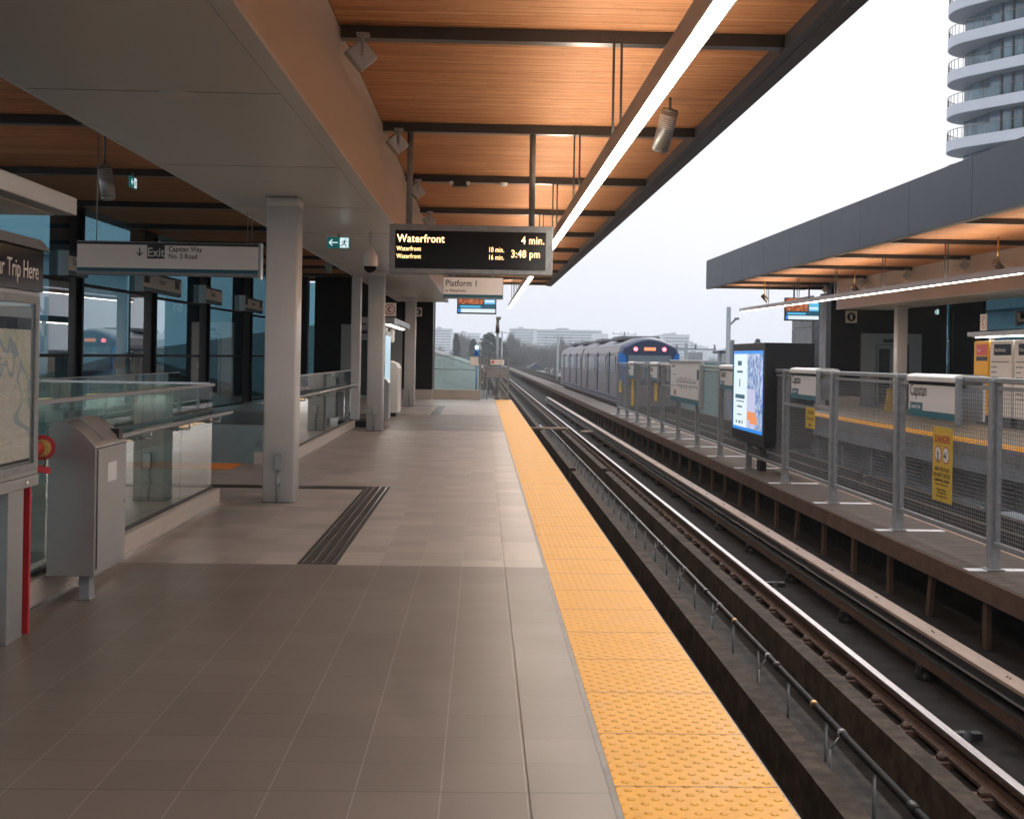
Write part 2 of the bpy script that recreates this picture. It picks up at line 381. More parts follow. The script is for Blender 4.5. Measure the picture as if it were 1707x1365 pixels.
    f = n.noise(n.scale(p, 6, 1, 7), 1.6, 5, 0.8)
    c = n.ramp(f, [(0.38, (0.03, 0.01, 0.008)), (0.5, (0.40, 0.10, 0.04)), (0.6, (0.75, 0.32, 0.16)), (0.75, (0.9, 0.7, 0.6))])
    b = n.n('BsdfPrincipled'); b.inputs['Base Color'].default_value = (0.01, 0.01, 0.01, 1); b.inputs['Roughness'].default_value = 0.3
    n.l(c, b.inputs['Emission Color']); b.inputs['Emission Strength'].default_value = 0.7
    n.l(b.outputs[0], n.out.inputs['Surface']); M['tvpic'] = n.m
    M['scr_white'] = screen('screen_white', (0.72, 0.84, 0.88), 0.75)
    M['scr_pale'] = screen('screen_pale', (0.45, 0.62, 0.70), 0.7)
    M['scr_blue'] = screen('screen_blue', (0.015, 0.20, 0.62), 0.9)
    M['scr_sky'] = screen('screen_cyan', (0.10, 0.45, 0.75), 0.8)
    M['scr_ink'] = screen('screen_ink', (0.03, 0.14, 0.22), 0.5)
    M['scr_lav'] = screen('screen_lavender', (0.50, 0.52, 0.72), 0.75)
    M['scr_orange'] = screen('screen_orange', (0.72, 0.26, 0.10), 0.8)
    M['orange'] = simple('orange_tactile', (0.72, 0.22, 0.03), 0.5, 0, 0.08, 10)
    M['yellowpanel'] = simple('yellow_cabinet', (0.85, 0.44, 0.005), 0.4, 0, 0.03, 5)
    M['redpanel'] = simple('red_cabinet_header', (0.72, 0.09, 0.07), 0.4, 0, 0.03, 5)
make_materials()

# ------------------------------------------------------------------ mesh helpers
ORG = {}          # name -> world origin of a parent empty
def tag(o, label=None, cat=None, group=None, kind=None):
    if label: o['label'] = label
    if cat: o['category'] = cat
    if group: o['group'] = group
    if kind: o['kind'] = kind
    return o
def thing(name, loc, label, cat, group=None):
    o = bpy.data.objects.new(name, None); COL.objects.link(o)
    o.location = loc; o.empty_display_size = 0.1
    o['_o'] = tuple(loc)
    return tag(o, label, cat, group)
def origin(p):
    if p is None: return Vector((0, 0, 0))
    v = Vector((0, 0, 0))
    while p is not None:
        v += Vector(p.location); p = p.parent
    return v

class Fr:
    """frame on a face: u to the viewer's right, v up, n towards the viewer"""
    def __init__(self, o, f, tilt=0.0):
        self.o = Vector(o)
        self.u, self.n = {'S': ((1, 0, 0), (0, -1, 0)), 'W': ((0, -1, 0), (-1, 0, 0)), 'E': ((0, 1, 0), (1, 0, 0)), 'N': ((-1, 0, 0), (0, 1, 0))}[f]
        self.u = Vector(self.u); self.n = Vector(self.n); self.v = Vector((0, 0, 1))
    def p(self, u, v, n=0): return self.o + self.u * u + self.v * v + self.n * n

class MB:
    def __init__(self): self.v = []; self.f = []; self.s = []; self.m = []; self.mi = 0
    def add(self, vs, fs, smooth=False):
        b = len(self.v); self.v += [Vector(x) for x in vs]
        for f in fs: self.f.append([b + i for i in f]); self.s.append(smooth); self.m.append(self.mi)
        return self
    def hexa(self, p):   # 8 points: bottom ring 0-3, top ring 4-7
        return self.add(p, [(3, 2, 1, 0), (4, 5, 6, 7), (0, 1, 5, 4), (1, 2, 6, 5), (2, 3, 7, 6), (3, 0, 4, 7)])
    def box(self, x0, x1, y0, y1, z0, z1):
        if x0 > x1: x0, x1 = x1, x0
        if y0 > y1: y0, y1 = y1, y0
        return self.hexa([(x0, y0, z0), (x1, y0, z0), (x1, y1, z0), (x0, y1, z0), (x0, y0, z1), (x1, y0, z1), (x1, y1, z1), (x0, y1, z1)])
    def sbox(self, x0, x1, y0, y1, zf0, zf1):   # box whose bottom and top heights are functions of y
        if x0 > x1: x0, x1 = x1, x0
        a, b, c, d = zf0(y0), zf0(y1), zf1(y0), zf1(y1)
        return self.hexa([(x0, y0, a), (x1, y0, a), (x1, y1, b), (x0, y1, b), (x0, y0, c), (x1, y0, c), (x1, y1, d), (x0, y1, d)])
    def fbox(self, fr, u0, u1, v0, v1, n0, n1):
        q = [fr.p(u0, v0, n0), fr.p(u1, v0, n0), fr.p(u1, v0, n1), fr.p(u0, v0, n1), fr.p(u0, v1, n0), fr.p(u1, v1, n0), fr.p(u1, v1, n1), fr.p(u0, v1, n1)]
        return self.hexa(q)
    def obox(self, c, ax, ay, az, hx, hy, hz):
        c = Vector(c); ax, ay, az = Vector(ax).normalized() * hx, Vector(ay).normalized() * hy, Vector(az).normalized() * hz
        return self.hexa([c - ax - ay - az, c + ax - ay - az, c + ax + ay - az, c - ax + ay - az, c - ax - ay + az, c + ax - ay + az, c + ax + ay + az, c - ax + ay + az])
    def tube(self, a, b, r, n=12, r2=None, caps=True):
        a, b = Vector(a), Vector(b); d = (b - a).normalized()
        t = Vector((0, 0, 1)) if abs(d.z) < 0.9 else Vector((1, 0, 0))
        x = d.cross(t).normalized(); y = d.cross(x)
        r2 = r if r2 is None else r2
        vs = [a + (x * math.cos(2 * PI * i / n) + y * math.sin(2 * PI * i / n)) * r for i in range(n)]
        vs += [b + (x * math.cos(2 * PI * i / n) + y * math.sin(2 * PI * i / n)) * r2 for i in range(n)]
        self.add(vs, [(i, (i + 1) % n, n + (i + 1) % n, n + i) for i in range(n)], n > 5)
        if caps:
            k = len(self.v) - 2 * n
            self.f.append([k + i for i in range(n)][::-1]); self.f.append([k + n + i for i in range(n)])
            self.s += [False, False]; self.m += [self.mi, self.mi]
        return self
    def path(self, pts, r, n=10):
        for a, b in zip(pts, pts[1:]): self.tube(a, b, r, n)
        return self
    def lathe(self, c, prof, n=24, axis='Z'):
        c = Vector(c); vs = []
        for (r, h) in prof:
            for i in range(n):
                a = 2 * PI * i / n; q = (r * math.cos(a), r * math.sin(a), h)
                if axis == 'Y': q = (q[0], q[2], q[1])
                if axis == 'X': q = (q[2], q[0], q[1])
                vs.append(c + Vector(q))
        fs = []
        for j in range(len(prof) - 1):
            for i in range(n): fs.append((j * n + i, j * n + (i + 1) % n, (j + 1) * n + (i + 1) % n, (j + 1) * n + i))
        self.add(vs, fs, True)
        return self
    def prism(self, poly, a, b, axis='Y', smooth=False):
        """poly in the plane across axis; Y: (x,z); X: (y,z); Z: (x,y)"""
        def P(q, t):
            return {'Y': (q[0], t, q[1]), 'X': (t, q[0], q[1]), 'Z': (q[0], q[1], t)}[axis]
        n = len(poly)
        self.add([P(q, a) for q in poly] + [P(q, b) for q in poly], [(i, (i + 1) % n, n + (i + 1) % n, n + i) for i in range(n)], smooth)
        k = len(self.v) - 2 * n
        self.f.append([k + i for i in range(n)][::-1]); self.f.append([k + n + i for i in range(n)])
        self.s += [False, False]; self.m += [self.mi, self.mi]
        return self
    def build(self, name, mat, parent=None, label=None, cat=None, group=None, kind=None, bevel=0, seg=2):
        me = bpy.data.meshes.new(name)
        if parent is not None: o0 = origin(parent)
        else:
            xs = [p.x for p in self.v]; ys = [p.y for p in self.v]; zs = [p.z for p in self.v]
            o0 = Vector(((min(xs) + max(xs)) / 2, (min(ys) + max(ys)) / 2, min(zs)))
            if kind == 'structure': o0 = Vector((0, 0, 0))
        me.from_pydata([p - o0 for p in self.v], [], self.f)
        mats = mat if isinstance(mat, (list, tuple)) else [mat]
        for q in mats: me.materials.append(M[q] if isinstance(q, str) else q)
        for i, pl in enumerate(me.polygons):
            pl.use_smooth = self.s[i]; pl.material_index = self.m[i] if self.m[i] < len(mats) else 0
        me.update()
        import bmesh
        bm = bmesh.new(); bm.from_mesh(me); bmesh.ops.recalc_face_normals(bm, faces=bm.faces); bm.to_mesh(me); bm.free()
        o = bpy.data.objects.new(name, me); COL.objects.link(o)
        if parent is not None: o.parent = parent
        else: o.location = o0
        if bevel:
            b = o.modifiers.new('bevel', 'BEVEL'); b.width = bevel; b.segments = seg; b.limit_method = 'ANGLE'; b.angle_limit = math.radians(40)
            b.harden_normals = False
        return tag(o, label, cat, group, kind)

def rep(o, dy, n_, dx=0.0):
    """further copies of one part, spaced along y"""
    for i in range(1, n_):
        c = o.copy(); COL.objects.link(c); c.parent = o.parent; c.location = (o.location.x + dx * i, o.location.y + dy * i, o.location.z)
def text(s, size, fr, u, v, n, mat, parent, sx=1.0, name='lettering', align='LEFT', bold=0.0, depth=0.0008, track=1.0):
    c = bpy.data.curves.new('t', 'FONT'); c.body = s; c.size = size; c.align_x = align; c.offset = bold; c.extrude = depth
    c.space_character = track; c.resolution_u = 3
    o = bpy.data.objects.new('t', c); COL.objects.link(o)
    bpy.context.view_layer.update()
    me = bpy.data.meshes.new_from_object(o.evaluated_get(bpy.context.evaluated_depsgraph_get()))
    bpy.data.objects.remove(o); bpy.data.curves.remove(c)
    o0 = origin(parent)
    for q in me.vertices: q.co = fr.p(u + q.co.x * sx, v + q.co.y, n + q.co.z) - o0
    me.materials.clear(); me.materials.append(M[mat])
    me.name = name
    ob = bpy.data.objects.new(name, me); COL.objects.link(ob); ob.parent = parent
    return ob

def copy_tree(o, parent=None, loc=None, label=None, rot=None):
    c = o.copy(); COL.objects.link(c); c.parent = parent
    if loc is not None: c.location = loc
    if rot is not None: c.rotation_euler = rot
    if label: c['label'] = label
    for ch in list(o.children): copy_tree(ch, c)
    return c

# heights of the canopy, bulkhead and lamp lines (the roof falls a little towards the camera)
zc = lambda y: 3.93 + 0.0065 * y      # underside of cross beams
zb = lambda y: 3.08 + 0.0065 * y      # underside of bulkhead
zl = lambda y: 3.05 + 0.0080 * y      # underside of linear lamp
def off(f, d): return lambda y: f(y) + d
BEAMS = [9.3 + 3.97 * k for k in range(-3, 9)]
YEND = 44.3
AX = 10.8                             # mirror constant: x -> AX - x gives the opposite platform

# ================================================================== SETTING
g = MB(); g.box(-2150, 2150, -2150, 2150, -9.4, -9.0)
g.build('ground', 'asphalt', kind='structure')

# platform slabs with stair openings
def platform(fx, name, mat, tname, tmat, ename):
    m = MB()
    xs = lambda a, b: (min(fx(a), fx(b)), max(fx(a), fx(b)))
    def slab(x0, x1, y0, y1, z0=-0.30, z1=0.0):
        a, b = xs(x0, x1); m.box(a, b, y0, y1, z0, z1)
    slab(-2.87, 0.184, -12, 43.9)
    slab(-7.4, -2.87, 12.98, 17.0)
    slab(-7.4, -2.87, 26.0, 43.9)
    slab(-7.4, -2.87, -12, 1.0)
    slab(-7.4, -5.6, 1.0, 9.3); slab(-7.4, -2.87, 9.3, 12.98)
    slab(0.196, 0.482, -12, 43.9)
    slab(0.184, 0.196, -12, 43.9, -0.3, -0.007)
    m.build(name, mat, kind='structure')
    t = MB(); a, b = xs(0.506, 1.10); t.box(a, b, -12, 43.6, -0.25, 0.004)
    t.build(tname, tmat, kind='structure')
    s = MB(); a, b = xs(0.482, 0.506); s.box(a, b, -12, 43.9, -0.25, 0.002)
    a, b = xs(1.10, 1.108); s.box(a, b, -12, 43.9, -0.26, 0.0)
    s.build(ename + '_edge_trim', 'trim', kind='structure')
    c = MB(); a, b = xs(0.9, 1.096); c.box(a, b, -12, 43.88, -0.56, -0.262)
    a, b = xs(-7.4, 0.55); c.box(a, b, 43.2, 43.9, -9, -0.31)
    a, b = xs(0.40, 0.55); c.box(a, b, -12, 43.1, -1.25, -0.31)
    yy = 1.0
    while yy < 43:
        a, b = xs(0.56, 0.93); c.box(a, b, yy, yy + 0.16, -1.25, -0.565); yy += 2.42
    c.build(ename + '_edge_wall', 'concrete_lt', kind='structure')
platform(lambda x: x, 'platform_floor', 'tile', 'tactile_strip', 'tactile', 'platform')
platform(lambda x: AX - x, 'opposite_platform_floor', 'tile2', 'opposite_tactile_strip', 'tactile2', 'opposite_platform')

# stair wells
def wells(fx, name):
    m = MB()
    def bx(x0, x1, *a): m.box(fx(x0), fx(x1), *a)
    bx(-5.6, -5.5, 1.0, 9.28, -4, -0.31); bx(-2.95, -2.88, 1.0, 9.28, -4, -0.31)
    for i in range(22): bx(-5.5, -2.95, 9.28 - i * 0.3 - 0.3, 9.28 - i * 0.3, -4.0, -0.17 * i - 0.17)
    m.build(name, 'stair', kind='structure')
    m = MB()
    m.box(fx(-6.4), fx(-2.88), 25.95, 26.05, -4.5, -0.001); m.box(fx(-6.5), fx(-6.4), 17.0, 26.0, -4.5, -0.31)
    m.box(fx(-2.95), fx(-2.88), 17.05, 25.9, -4.5, -0.31)
    for i in range(24): m.box(fx(-6.4), fx(-2.95), 17.05 + i * 0.3, 17.35 + i * 0.3, -4.6, -0.17 * i - 0.17)
    m.build(name + '_landing', 'stair', kind='structure')
wells(lambda x: x, 'stairs'); wells(lambda x: AX - x, 'opposite_stairs')
m = MB(); m.box(-7.4, -6.4, 17.0, 26.0, -0.3, 0.0); m.build('side_floor', 'tile', kind='structure')
m = MB(); m.box(AX + 6.4, AX + 7.4, 17.0, 26.0, -0.3, 0.0); m.build('opposite_side_floor', 'tile2', kind='structure')

# track bed, both tracks, runs on as a viaduct deck
m = MB(); m.box(1.12, 9.68, -8, 420, -1.6, -1.25)
m.build('track_bed', 'concrete_dk', kind='structure')
m = MB()
m.box(1.0, 1.25, 44.5, 420, -1.6, -0.75); m.box(9.55, 9.8, 44.5, 420, -1.6, -0.75)
m.build('viaduct_parapet', 'concrete', kind='structure')
def track(fx, nm):
    m = MB()
    for (a, b) in ((2.03, 2.18), (2.77, 2.91)):
        for (y0, y1) in ((-8, 12.6), (12.62, 19.0), (19.02, 26.6), (27.3, 41.4), (41.9, 56), (56.02, 90), (90.02, 420)):
            m.box(fx(a), fx(b), y0, y1, -1.249, -0.95)
    m.build('track_kerb' if nm == '' else 'opposite_track_kerb', 'concrete', kind='structure')
track(lambda x: x, ''); track(lambda x: AX - x, 'o')
m = MB(); m.box(2.30, 2.60, -8, 41, -1.248, -1.21); m.build('cable_tray_floor', 'tray', kind='structure')
m = MB()
for (x0, x1, y0, y1) in ((2.25, 2.7, 33.2, 35.9), (3.5, 3.85, 38.0, 39.2), (2.2, 2.7, 46, 50), (3.5, 3.9, 47, 49)):
    pts = []
    for i in range(18):
        a = 2 * PI * i / 18; r = 1 + 0.18 * math.sin(3 * a + x0)
        pts.append(((x0 + x1) / 2 + (x1 - x0) / 2 * r * math.cos(a), (y0 + y1) / 2 + (y1 - y0) / 2 * r * math.sin(a)))
    m.prism(pts, -1.246, -1.243, 'Z')
m.build('puddle_water', 'puddle', kind='structure')

# central walkway
m = MB(); m.box(4.98, 5.86, -8, 420, -0.60, -0.55)
m.build('walkway', 'walk', kind='structure')
m = MB(); m.box(4.93, 4.978, -8, 420, -0.76, -0.553); m.box(5.862, 5.91, -8, 420, -0.76, -0.553)
yy = 0.4
i = 0
while yy < 150:
    lean = 0.12 if i % 4 == 1 else 0.0
    for x in (5.0, 5.80):
        m.hexa([(x, yy + lean, -1.249), (x + 0.05, yy + lean, -1.249), (x + 0.05, yy + 0.10 + lean, -1.249), (x, yy + 0.10 + lean, -1.249),
                (x, yy, -0.601), (x + 0.05, yy, -0.601), (x + 0.05, yy + 0.10, -0.601), (x, yy + 0.10, -0.601)])
    yy += 1.41; i += 1
m.build('walkway_frame', 'rustfascia', kind='structure')
m = MB(); m.box(5.38, 5.48, -8, 60, -1.249, -0.80); m.build('walkway_core_wall', 'concrete_dk', kind='structure')
PY = [12.18 - 2.82 * 3 + 2.82 * k for k in range(16)]      # fence post lines
PY = [y for y in PY if y < 47]
m = MB()
for y in PY:
    m.box(4.99, 5.85, y - 0.075, y + 0.075, -0.549, -0.545)
m.build('walkway_painted_stripes', 'whiteline', kind='structure')

# ================================================================== RAILS AND TRACK THINGS
def running_rail(x, label, clips=True):
    r = thing('running_rail', (x, 0, -1.25), label, 'rail')
    m = MB(); m.box(x - 0.034, x + 0.034, -8, 400, -1.075, -1.05)
    m.build('rail_head', 'railhead' if 3 < x < 8 else 'rust', r, bevel=0.006)
    m = MB(); m.box(x - 0.034, x + 0.034, -8, 400, -1.10, -1.076); m.box(x - 0.010, x + 0.010, -8, 400, -1.18, -1.10); m.box(x - 0.075, x + 0.075, -8, 400, -1.205, -1.18)
    m.build('rail_web', 'rust', r)
    m = MB(); y = 3.4
    m.box(x - 0.16, x + 0.16, y - 0.08, y + 0.08, -1.249, -1.206)
    m.tube((x - 0.11, y - 0.03, -1.20), (x - 0.11, y + 0.03, -1.17), 0.02, 8); m.tube((x + 0.11, y - 0.03, -1.20), (x + 0.11, y + 0.03, -1.17), 0.02, 8)
    m.box(x - 0.14, x - 0.07, y - 0.025, y + 0.025, -1.205, -1.175); m.box(x + 0.07, x + 0.14, y - 0.025, y + 0.025, -1.205, -1.175)
    rep(m.build('rail_fastening', 'rust', r), 0.70, 95)
running_rail(1.80, 'running rail tucked under the near platform edge beside the yellow strip')
running_rail(3.36, 'long shiny running rail between the nearest tan cover board and the concrete kerb')
running_rail(AX - 3.36, 'running rail just beyond the mesh fence on the opposite track')
running_rail(AX - 1.915, 'running rail close under the opposite platform edge')
def third(fx, label1, y1):
    r = thing('third_rail', (fx(4.05), 0, -1.25), label1, 'rail')
    m = MB(); m.box(fx(3.95), fx(4.03), -8, y1, -1.035, -1.02); m.build('conductor_top', 'steel_shiny', r)
    m = MB(); m.box(fx(3.955), fx(4.025), -8, y1, -1.13, -1.036); m.build('conductor_body', 'rust', r)
    m = MB(); m.box(fx(4.0), fx(4.17), -8, y1, -0.882, -0.85); m.build('cover_board', 'plank', r, bevel=0.004)
    m = MB(); m.prism([(fx(4.165), -0.884), (fx(4.17), -1.05), (fx(4.13), -1.15), (fx(4.10), -1.15), (fx(4.12), -1.05), (fx(4.09), -1.005), (fx(4.05), -1.0), (fx(4.02), -0.985), (fx(4.005), -0.955), (fx(4.003), -0.884)], -8, y1)
    m.build('side_cover', 'blackrub', r)
    m = MB(); y = 1.4
    m.box(fx(3.93), fx(4.10), y - 0.07, y + 0.07, -1.249, -1.131); m.box(fx(4.10), fx(4.2), y - 0.04, y + 0.04, -1.249, -0.95)
    m.lathe((fx(3.99), y, -1.249), [(0.09, 0.0), (0.09, 0.05), (0.06, 0.08), (0.07, 0.10), (0.05, 0.119)], 12)
    rep(m.build('insulator', 'blackrub', r), 2.3, 26)
    m = MB(); y = 2.9
    for d in (0.0, 0.05): m.tube((fx(4.085), y + d, -0.8505), (fx(4.085), y + d, -0.843), 0.009, 8)
    rep(m.build('bolt_pair', 'rust', r), 1.55, 26)
third(lambda x: x, 'third rail under a long tan cover board beside the near walkway edge', 74)
third(lambda x: AX - x, 'third rail under its cover board beyond the fence, far track side', 60)

# pipe on little stands between the kerbs
p = thing('track_pipe', (2.42, 0, -1.25), 'dark pipe on small steel stands running between the two concrete kerbs', 'pipe')
m = MB(); m.tube((2.42, -6, -0.90), (2.42, 41.2, -0.90), 0.026, 12); m.build('pipe', 'blackrub', p)
m = MB(); y = 1.1
m.tube((2.42, y, -0.90), (2.42, y, -1.248), 0.010, 6); m.box(2.38, 2.46, y - 0.03, y + 0.03, -1.249, -1.242)
rep(m.build('stand', 'galv', p), 1.02, 39)
m = MB(); y = 1.75
m.tube((2.34, y, -1.0), (2.34, y, -1.248), 0.008, 6); m.tube((2.34, y, -1.0), (2.41, y, -0.91), 0.008, 6); m.box(2.29, 2.38, y - 0.03, y + 0.03, -1.249, -1.241); m.tube((2.42, y - 0.02, -0.90), (2.42, y + 0.02, -0.90), 0.031, 12)
rep(m.build('side_stand', 'galv', p), 2.04, 19)
m = MB(); m.tube((2.42, 0.4, -0.90), (2.42, 0.5, -0.90), 0.033, 12); rep(m.build('coupling', 'blackrub', p), 3.05, 13)
for y in (8.5, 11.2): 
    m = MB(); m.tube((2.42, y, -0.90), (2.42, y + 0.06, -0.90), 0.030, 12); m.build('copper_band', 'brass', p)
m = MB(); m.tube((1.62, 41.7, -0.90), (3.05, 41.7, -0.90), 0.05, 10); m.tube((3.5, 41.7, -1.0), (3.9, 41.7, -1.0), 0.05, 10)
m.build('cross_conduit', 'plank', label='tan conduit crossing over the near track near the platform end', cat='pipe')
for k_, (x, y) in enumerate(((3.66, 8.9), (3.70, 14.9))):
    m = MB(); m.lathe((x, y, -1.249), [(0.0, 0.055), (0.05, 0.05), (0.07, 0.02), (0.08, 0.0)], 14)
    m.box(x - 0.12, x + 0.12, y - 0.04, y + 0.04, -1.249, -1.20)
    m.build('cable_fitting', 'blackrub', label='small black rail fitting on the dark bed beside the long shiny running rail', cat='fitting', group='rail fittings on the track bed')

# ================================================================== CANOPIES
def canopy(fx, side):
    c = thing('canopy', (fx(-2.5), 20, 3.9), ('wood-lined canopy over the near platform with a dark outer edge' if side == 0 else
              'wood-lined canopy with slate-grey panelled fascia over the opposite platform'), 'canopy')
    wx = -7.4
    m = MB(); m.sbox(fx(-1.14), fx(2.32), -5, YEND, off(zc, 0.10), off(zc, 0.14)); m.sbox(fx(wx), fx(-2.81), -5, YEND, off(zc, 0.10), off(zc, 0.14))  # unseen rear end cut short so open sky lights camera-facing surfaces
    m.build('wood_ceiling', 'wood', c)
    m = MB(); m.sbox(fx(wx - 0.6), fx(2.31), -5, YEND - 0.01, off(zc, 0.145), off(zc, 0.6)); m.build('roof', 'fascia', c)
    nP = 0
    y = YEND + 0.05
    m = MB()
    m.sbox(fx(2.32), fx(2.40), -5, YEND, off(zc, -0.02), off(zc, 0.9))
    m.build('inner_fascia', 'fascia', c)
    while y > -5:                       # outer fascia panels with thin joints
        y0 = max(y - 3.02, -5)
        m = MB(); m.sbox(fx(2.402), fx(2.53), y0 + 0.008, y - 0.008, off(zc, -0.03), off(zc, 1.02)); m.build('fascia_panel', 'fascia', c)
        y -= 3.02
    m = MB()
    m.sbox(fx(wx - 0.6), fx(2.53), YEND + 0.002, YEND + 0.06, off(zc, 0.02), off(zc, 0.9)); m.build('end_fascia', 'fascia', c)
    for y in BEAMS + [YEND - 0.15]:
        m = MB()
        m.sbox(fx(-1.13), fx(2.315), y, y + 0.12, zc, off(zc, 0.095)); m.build('cross_beam', 'darkbeam', c)
        if y > 4:
            m = MB(); m.sbox(fx(wx + 0.03), fx(-2.83), y, y + 0.12, zc, off(zc, 0.095)); m.build('cross_beam', 'darkbeam', c)
    # bulkhead
    b = thing('ceiling_bulkhead', (fx(-2.0), 20, 3.1), ('long grey boxed bulkhead running under the near wood ceiling, resting on the columns' if side == 0 else
              'long cream boxed bulkhead under the opposite wood ceiling'), 'bulkhead')
    m = MB(); m.sbox(fx(-2.80), fx(-1.26), -5, 40.2, off(zb, 0.008), off(zb, 0.03)); m.build('soffit', 'soffit', b)
    m = MB(); m.sbox(fx(-1.16), fx(-1.145), -5, 40.3, off(zb, 0.03), off(zc, 0.098)); m.sbox(fx(-2.805), fx(-2.82), -5, 40.3, off(zb, 0.03), off(zc, 0.098))
    m.sbox(fx(-2.80), fx(-1.161), 40.21, 40.3, off(zb, 0.03), off(zc, 0.098))
    m.build('side_panel', 'cream', b)
    m = MB(); m.sbox(fx(-1.25), fx(-1.14), -5, 40.32, zb, off(zb, 0.029)); m.sbox(fx(-2.83), fx(-2.801), -5, 40.32, zb, off(zb, 0.029)); m.build('edge_trim', 'soffit', b)
    m = MB(); m.sbox(fx(-1.259), fx(-1.251), -5, 40.2, off(zb, 0.012), off(zb, 0.029)); m.build('shadow_gap', 'ink', b)
    for y in (1.4, 4.4, 7.4, 10.4, 13.4, 16.4, 19.4, 22.4, 25.4, 28.4, 31.4, 34.4, 37.4):
        m = MB(); m.sbox(fx(-2.80), fx(-1.26), y, y + 0.006, off(zb, 0.006), off(zb, 0.0085)); m.build('panel_joint', 'inkgrey', b)
    # linear lamp
    l = thing('linear_lamp', (fx(1.0), 20, 3.1), ('long bright linear lamp hung from the near wood ceiling above the platform edge' if side == 0 else
              'long thin linear lamp hung below the opposite wood ceiling'), 'lamp')
    y1 = 45.3
    m = MB(); m.sbox(fx(0.972), fx(1.060), -2.5, y1, off(zl, -0.004), off(zl, 0.004)); m.build('diffuser', 'lamp', l)
    m = MB(); m.sbox(fx(0.962), fx(0.971), -2.5, y1, off(zl, -0.003), off(zl, 0.13)); m.sbox(fx(1.061), fx(1.070), -2.5, y1, off(zl, -0.003), off(zl, 0.13))
    m.sbox(fx(0.972), fx(1.060), -2.5, y1, off(zl, 0.005), off(zl, 0.10)); m.sbox(fx(0.962), fx(1.070), y1 + 0.001, y1 + 0.02, off(zl, -0.003), off(zl, 0.13))
    m.build('housing', 'white', l)
    m = MB(); m.sbox(fx(0.98), fx(1.05), -2.5, y1 - 0.1, off(zl, 0.101), off(zl, 0.108)); m.build('uplight', 'lamp_up', l)
    for y in BEAMS:
        if y < 2: continue
        m = MB()
        m.box(fx(0.975), fx(0.993), y - 0.035, y - 0.010, zl(y) + 0.11, zc(y) + 0.05)
        m.box(fx(1.035), fx(1.053), y - 0.035, y - 0.010, zl(y) + 0.11, zc(y) + 0.05)
        m.box(fx(0.90), fx(1.10), y - 0.008, y - 0.001, zc(y) + 0.02, zc(y) + 0.09)
        m.build('hanger', 'darkbeam', l)
canopy(lambda x: x, 0); canopy(lambda x: AX - x, 1)

# spotlights under the beams beside the bulkhead
def spot(fx, y, sgn, label, grp):
    x = fx(-0.95); s = sgn
    t = thing('spotlight', (x, y, zc(y)), label, 'spotlight', grp)
    c = Vector((fx(-0.97), y - 0.02, zc(y) - 0.14))
    d = Vector((s * 0.62, 0.25, -0.72)).normalized(); a = Vector((0.2 * s, -0.95, 0.1)); a = (a - d * a.dot(d)).normalized(); b = d.cross(a)
    m = MB(); m.obox(c, a, b, d, 0.055, 0.085, 0.095); m.build('lamp_body', 'steel', t, bevel=0.01)
    m = MB(); m.obox(c + d * 0.098, a, b, d, 0.045, 0.07, 0.004); m.build('lens', 'white', t)
    m = MB(); m.box(x - 0.012, x + 0.012, y - 0.09, y - 0.075, zc(y) - 0.16, zc(y) + 0.0); m.box(x - 0.05, x + 0.05, y - 0.09, y - 0.002, zc(y) + 0.002, zc(y) + 0.02); m.build('bracket', 'steel', t)
names = ['largest and nearest', 'second nearest', 'third nearest', 'fourth nearest', 'fifth nearest', 'sixth nearest', 'seventh nearest']
for i, y in enumerate([b for b in BEAMS if 9 < b < 34]):
    spot(lambda x: x, y, 1, 'square spotlight tilted under the near ceiling where it meets the bulkhead, ' + names[i], 'spotlights along the near bulkhead')
for i, y in enumerate([b for b in BEAMS if 16 < b < 42]):
    spot(lambda x: AX - x, y, -1, 'square spotlight on the cream bulkhead of the opposite canopy, ' + names[i], 'spotlights along the opposite bulkhead')

# ceiling speakers
def speaker(x, y, z0, z1, r, ztop, label, tilt=(0.0, 0.0)):
    t = thing('ceiling_speaker', (x, y, z0), label, 'speaker', 'tube loudspeakers under the ceilings')
    a = Vector((x, y, z1)); b = Vector((x + tilt[0], y + tilt[1], z0))
    m = MB(); m.tube(a, b, r, 24); m.tube(b, b + (b - a).normalized() * 0.02, r, 24, r * 0.8); m.tube(a, a - (b - a).normalized() * 0.015, r, 24, r * 0.85); m.build('speaker_body', 'steel', t)
    m = MB()
    for i in range(7):
        f = 0.12 + i * 0.05
        m.tube(a.lerp(b, f), a.lerp(b, f + 0.018), r * 1.015, 24)
    m.build('grille', 'white', t)
    m = MB(); m.tube((x, y, z1 - 0.02), (x, y, ztop), 0.014, 8); m.build('stem', 'greybeam', t)
speaker(1.80, 11.7, 3.62, 3.98, 0.085, 4.12, 'cylindrical loudspeaker hanging right of the bright linear lamp', (-0.07, 0.14))
speaker(-4.05, 12.9, 3.17, 3.50, 0.075, 4.1, 'cylindrical loudspeaker hanging at upper left above the exit sign', (0.06, -0.03))
speaker(-3.2, 25.0, 3.25, 3.50, 0.07, 4.2, 'small cylindrical loudspeaker hanging between the first two columns', (0, 0))
speaker(AX + 3.2, 21.0, 3.25, 3.55, 0.07, 4.2, 'loudspeaker hanging deep under the opposite bulkhead', (0, 0))
